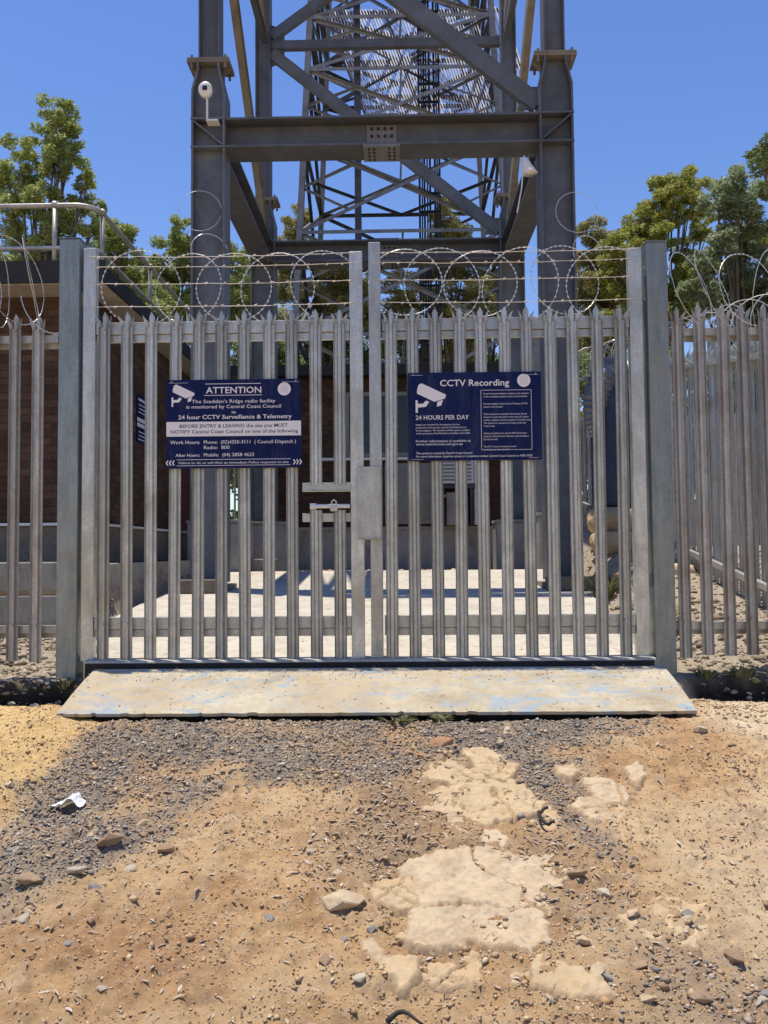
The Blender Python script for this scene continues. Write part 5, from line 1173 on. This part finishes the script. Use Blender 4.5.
# pallet leaning? brick on plinth
o = MB().box(-3.0, -2.78, 12.4, 12.5, 1.245, 1.32).build('loose_brick', M['brick_far'], None, bevel=.006); tag(o, 'pale brick lying on the large left plinth', 'brick')

# tank with silver duct at right
tk_ = thing('water_tank', 'blue grey ribbed tank standing near the right end of the gate', 'tank', (2.95, 11.3, .9))
prof = [(.30, 1.32)]
mb = MB(); P2 = []
for k_ in range(26): zz = 1.34+k_*.055; P2.append((.26+(.008 if k_ % 2 else 0), zz))
mb.lathe(2.72, 10.9, [(.0, 1.30), (.26, 1.30)]+P2+[(.24, 2.78), (0, 2.80)], 28); mb.build('tank_body', M['tank'], tk_, True)
dc = thing('flexible_duct', 'silver ribbed foil duct curving over the blue grey tank', 'duct', (2.6, 10.9, 2.3))
pts = []; rr = []
mb = MB(); pth = [Vector((2.46, 10.75, 2.18+.0)), Vector((2.45, 10.75, 2.4)), Vector((2.50, 10.75, 2.7)), Vector((2.62, 10.78, 2.98)), Vector((2.75, 10.85, 3.08)), Vector((2.9, 10.9, 3.0))]
N = 40; o0 = 0; cen = []
for k_ in range(N+1):
    s_ = k_/N*(len(pth)-1); i0 = min(int(s_), len(pth)-2); cen.append(pth[i0].lerp(pth[i0+1], s_-i0))
prev = None
for k_, c_ in enumerate(cen):
    d = (cen[min(k_+1, N)]-cen[max(k_-1, 0)]).normalized(); a = Vector((0, 1, 0)); a = (a-d*a.dot(d)).normalized(); b2 = d.cross(a)
    r = (.04+.14*min(1, k_/14))*(1 if k_ % 2 else .86)
    for q_ in range(20): tt = 2*math.pi*q_/20; mb.v.append(tuple(c_+(a*math.cos(tt)+b2*math.sin(tt))*r))
for k_ in range(N):
    for q_ in range(20): q2 = (q_+1) % 20; mb.f.append((k_*20+q_, k_*20+q2, (k_+1)*20+q2, (k_+1)*20+q_))
mb.f.append(tuple(range(20))[::-1]); mb.f.append(tuple(N*20+q_ for q_ in range(20)))
mb.build('duct_sleeve', M['foil'], dc)
# sandstone boulders of the bank under the tank
def boulder(x, y, z, sx, sy, sz, label, mat='sandstone', seed=0):
    bm = bmesh.new(); bmesh.ops.create_icosphere(bm, subdivisions=4, radius=1)
    rs = np.random.default_rng(seed); off = rs.random(3)*20
    for v in bm.verts:
        c_ = v.co; n_ = float(fbm(c_.x*1.6+off[0], c_.y*1.6+off[1]+c_.z*1.3, seed, 4))-.5
        n2_ = float(fbm(c_.x*6+off[1], c_.z*6+off[2]+c_.y*4, seed+5, 3))-.5
        q_ = max(abs(c_.x), abs(c_.y), abs(c_.z)); c_ = c_*(1+.35*(1/q_-1)); v.co = Vector((c_.x*sx, c_.y*sy, c_.z*sz))*(1+.35*n_+.10*n2_)
    me_ = bpy.data.meshes.new('boulder'); bm.to_mesh(me_); bm.free(); me_.materials.append(M[mat])
    me_.polygons.foreach_set('use_smooth', [True]*len(me_.polygons))
    o = link('boulder', me_); o.location = (x, y, z); return tag(o, label, 'boulder', 'boulders of the bank inside the right end of the gate')
boulder(2.70, 10.7, 1.12, .36, .28, .17, 'uppermost sandstone boulder directly under the blue grey tank', seed=1)
boulder(2.62, 10.3, .84, .32, .25, .14, 'middle sandstone boulder below the uppermost one', 'sandstone', 2)
boulder(2.75, 9.9, .60, .30, .22, .12, 'dark lower boulder of the bank behind the right gate post', 'stone_grey', 3)
boulder(2.45, 9.3, .42, .16, .14, .09, 'small pinkish boulder among the weeds', 'stone_brown', 4)
boulder(2.80, 8.9, .50, .26, .2, .10, 'flat boulder at the foot of the side fence', 'sandstone_pale', 5)
# far low salmon brick wall
wl = MB().box(3.9, 16, 16.0, 16.2, .5, 1.62).build('garden_wall', M['brick_far']); tag(wl, 'low salmon brick wall beyond the side fence', 'wall')

# ================================================================== VEGETATION
def foliage(name, clumps, n_per, size, mat, parent, flat=.75, seed=0):
    rg = np.random.default_rng(seed); C_ = np.array(clumps)
    cnt = np.maximum(8, (n_per*(C_[:, 3]/.45)**2).astype(int)); idx = np.repeat(np.arange(len(C_)), cnt); n_ = len(idx)
    d = rg.normal(size=(n_, 3)); d /= np.linalg.norm(d, axis=1)[:, None]
    rr_ = C_[idx, 3]*(.35+.75*rg.random(n_)**.6)
    Pp = C_[idx, :3]+d*rr_[:, None]*np.array((1, 1, flat))
    # leaf: elongated quad, hanging, random facing
    ax = rg.normal(size=(n_, 3))*np.array((1, 1, .55))+np.array((0, 0, -.45)); ax /= np.linalg.norm(ax, axis=1)[:, None]
    nr = rg.normal(size=(n_, 3))+d*.7+np.array((0, 0, .5)); sd_ = np.cross(ax, nr); sd_ /= np.linalg.norm(sd_, axis=1)[:, None]+1e-9
    L_ = size*(.6+.8*rg.random(n_))[:, None]; W_ = L_*.36
    v = np.stack([Pp-ax*L_/2, Pp+sd_*W_/2, Pp+ax*L_/2, Pp-sd_*W_/2], 1).reshape(-1, 3)
    if parent is not None: v = v-np.array(parent.location)
    return link(name, fastmesh(name, v, np.arange(n_*4).reshape(-1, 4), M[mat], 4), parent)
def tree(key, label, mat, name='eucalyptus_tree', n_per=980, size=.105, group='trees beyond the compound', sub=13, cat='tree'):
    L_ = [(a, b2, c2, d2*(1.02 if key == 'T1' else 1.2)) for a, b2, c2, d2 in LOBES[key]]; rg = np.random.default_rng(abs(hash(key[0]))%7+int(key[1:])*13)
    cx = np.mean([l[0] for l in L_]); cy = np.mean([l[1] for l in L_]); gz0 = gz(cx, cy)
    root = thing(name, label, cat, (cx, cy, gz0), group)
    cl_ = []
    for (x, y, z, r) in L_:
        for k2 in range(sub):
            d = rg.normal(size=3); d /= np.linalg.norm(d); q_ = r*(.45+.45*rg.random()); cl_.append((x+d[0]*q_, y+d[1]*q_*1.5, z+d[2]*q_*.9, r*rg.uniform(.26, .46)))
    foliage('crown', cl_, n_per, size, mat, root, seed=int(key[1:]))
    zs = sorted(l[2] for l in L_); H = zs[-1]-gz0
    mb = MB(); fork = gz0+H*.42
    base = Vector((cx+rg.uniform(-.3, .3), cy, gz0-.2)); top = Vector((cx, cy, fork))
    R0 = .10+H*.012
    pts = [base.lerp(top, s_)+Vector((.12*math.sin(s_*5), .1*math.cos(s_*4), 0)) for s_ in np.linspace(0, 1, 7)]
    mb.tube(pts, R0, 9, R0*.6)
    for (x, y, z, r) in L_:
        if z < fork: s0 = pts[int(3)]
        else: s0 = pts[-1]
        e = Vector((x, y, z-.15*r)); mid = s0.lerp(e, .5)+Vector((rg.uniform(-.2, .2), rg.uniform(-.2, .2), .10*(e-s0).length*.5))
        pp = [s0.lerp(mid, u_/3) for u_ in range(3)]+[mid.lerp(e, u_/3) for u_ in range(4)]
        mb.tube(pp, R0*.30, 6, .012)
        for k2 in range(3): q_ = mid.lerp(e, rg.uniform(.2, .9)); e2 = Vector((x, y, z))+Vector(rg.normal(size=3)).normalized()*r*.5; mb.tube([q_, q_.lerp(e2, .5)+Vector((0, 0, .04)), e2], .022, 5, .006)
    mb.build('trunk', M['bark'], root, True)
    return root
tree('T1', 'tall eucalyptus with layered crown rising at the far left above the guard rail', 'leaf_mid', n_per=900)
tree('T2', 'mid green tree behind the descending guard rail at left', 'leaf_mid')
tree('T3', 'bushy green tree behind the left front tower leg', 'leaf_mid')
tree('T4', 'yellowish eucalyptus seen between the left tower legs and the mast leg', 'leaf_olive')
tree('T5', 'olive eucalyptus seen through the middle of the tower behind the cable ladder', 'leaf_olive')
tree('T6', 'olive tree just right of the front right tower leg', 'leaf_olive')
tree('T7', 'rounded yellow green eucalyptus right of the tower behind the gate post', 'leaf_yellow', n_per=1050)
tree('T8', 'grey green eucalyptus right of the yellow green one', 'leaf_grey', n_per=1050)
tree('T9', 'dark tree cut by the right edge, the highest one there', 'leaf_dark', n_per=1000)
tree('T10', 'small bright yellow green tree at the right edge among grey foliage', 'leaf_yellow', n_per=1050)
GSH = 'shrubs beyond the compound'
for k_, lb, mt in (('S1', 'dark shrub behind the side of the brick building', 'leaf_mid'), ('S2', 'dark shrub between the left tower legs at roof height', 'leaf_dark'),
               ('S3', 'dark shrub showing above the rear building roof at left', 'leaf_dark'), ('S4', 'green shrub showing above the rear building roof at right', 'leaf_mid'),
               ('S5', 'dense shrub behind the blue grey tank', 'leaf_dark'), ('S6', 'dark shrub behind the side fence next to the gate post', 'leaf_dark'),
               ('S7', 'dark shrub behind the side fence at the right edge', 'leaf_dark'), ('S8', 'dark shrub behind the brick building at the far left', 'leaf_dark')):
    tree(k_, lb, mt, 'shrub', 620, .13, GSH, 12, 'shrub')
rg9 = np.random.default_rng(99); sc_ = []
for k2 in range(420):
    x = rg9.uniform(-34, 34); y = 31+rg9.uniform(0, 9)+abs(x)*.1; z0 = gz(x, y); sc_.append((x, y, z0+rg9.uniform(.3, 5.6), rg9.uniform(.7, 1.3)))
stuff(foliage('scrub', sc_, 70, .34, 'leaf_dark', None, seed=9), 'continuous dark bushland scrub far behind the compound', 'bushland')
def weed(x, y, r, h, n_, label, seed, mat='weed'):
    rg = np.random.default_rng(seed); z = float(gfull(x, y)); root = thing('weed', label, 'weed', (x, y, z), 'weeds growing along the fence')
    v = []; f = []
    for k2 in range(n_):
        a = rg.random()*6.28; q_ = r*rg.random()**.5*.5; bx, by = x+q_*math.cos(a), y+q_*math.sin(a); ln = h*rg.uniform(.4, 1.1); sp = r*rg.uniform(.2, 1); w__ = rg.uniform(.003, .008)
        p0 = Vector((bx, by, z-.01)); p1 = Vector((bx+sp*.4*math.cos(a), by+sp*.4*math.sin(a), z+ln*.7)); p2_ = Vector((bx+sp*math.cos(a), by+sp*math.sin(a), z+ln))
        s_ = Vector((-math.sin(a), math.cos(a), 0))*w__; o_ = len(v)
        v += [p0-s_, p0+s_, p1+s_*1.3, p1-s_*1.3, p2_]; f += [(o_, o_+1, o_+2, o_+3), (o_+3, o_+2, o_+4)]
    mb = MB(); mb.add(v, f); mb.build('blades', M[mat], root); return root
wd = [(-2.38, 6.6, .12, .36, 60, 'tall dry weed between the left gate post and sleeper wall', 'weed'), (1.98, 5.62, .10, .05, 60, 'low green weed just right of the right gate post', 'weed'), (2.2, 5.60, .12, .06, 70, 'low green weed under the second and third pales right of the post', 'weed'),
      (2.55, 5.62, .12, .06, 70, 'low green weed near the right edge under the fence', 'weed'), (2.15, 9.0, .25, .30, 150, 'dry weed clump in front of the right timber block', 'weed'), (2.35, 8.2, .22, .26, 130, 'dry weed clump behind the right gate stile', 'weed'),
      (2.2, 7.3, .2, .2, 110, 'low dry weed at the right edge of the yard slab', 'weed'), (-.03, 4.86, .10, .035, 60, 'flattened dry grass tuft below the middle of the ramp edge', 'weed'), (.22, 4.86, .07, .03, 50, 'second smaller dry grass tuft below the ramp edge', 'weed'),
      (-2.2, 5.56, .08, .06, 50, 'tiny weed at the foot of the left gate post', 'weed')]
for k_, (x, y, r, h, n_, lb, mt) in enumerate(wd): weed(x, y, r, h, n_, lb, 100+k_, mt)
# stones under the fence lines
for (x0, x1, side, n_) in ((-3.2, -2.32, 'left', 26), (1.85, 2.8, 'right', 20)):
    for k_ in range(n_):
        x = rng.uniform(x0, x1); y = rng.uniform(5.40, 5.62); r = rng.uniform(.018, .045)
        mt_ = random.choice(['stone_brown', 'stone_grey', 'stone_white']); loose(x, y, r, mt_, {'stone_brown': 'brown', 'stone_grey': 'grey', 'stone_white': 'off-white'}[mt_]+(' larger' if r > .032 else ' small')+' rough stone piled under the fence %s of the gate' % side, int(rng.integers(1000)), 'stones piled under the %s fence' % side)
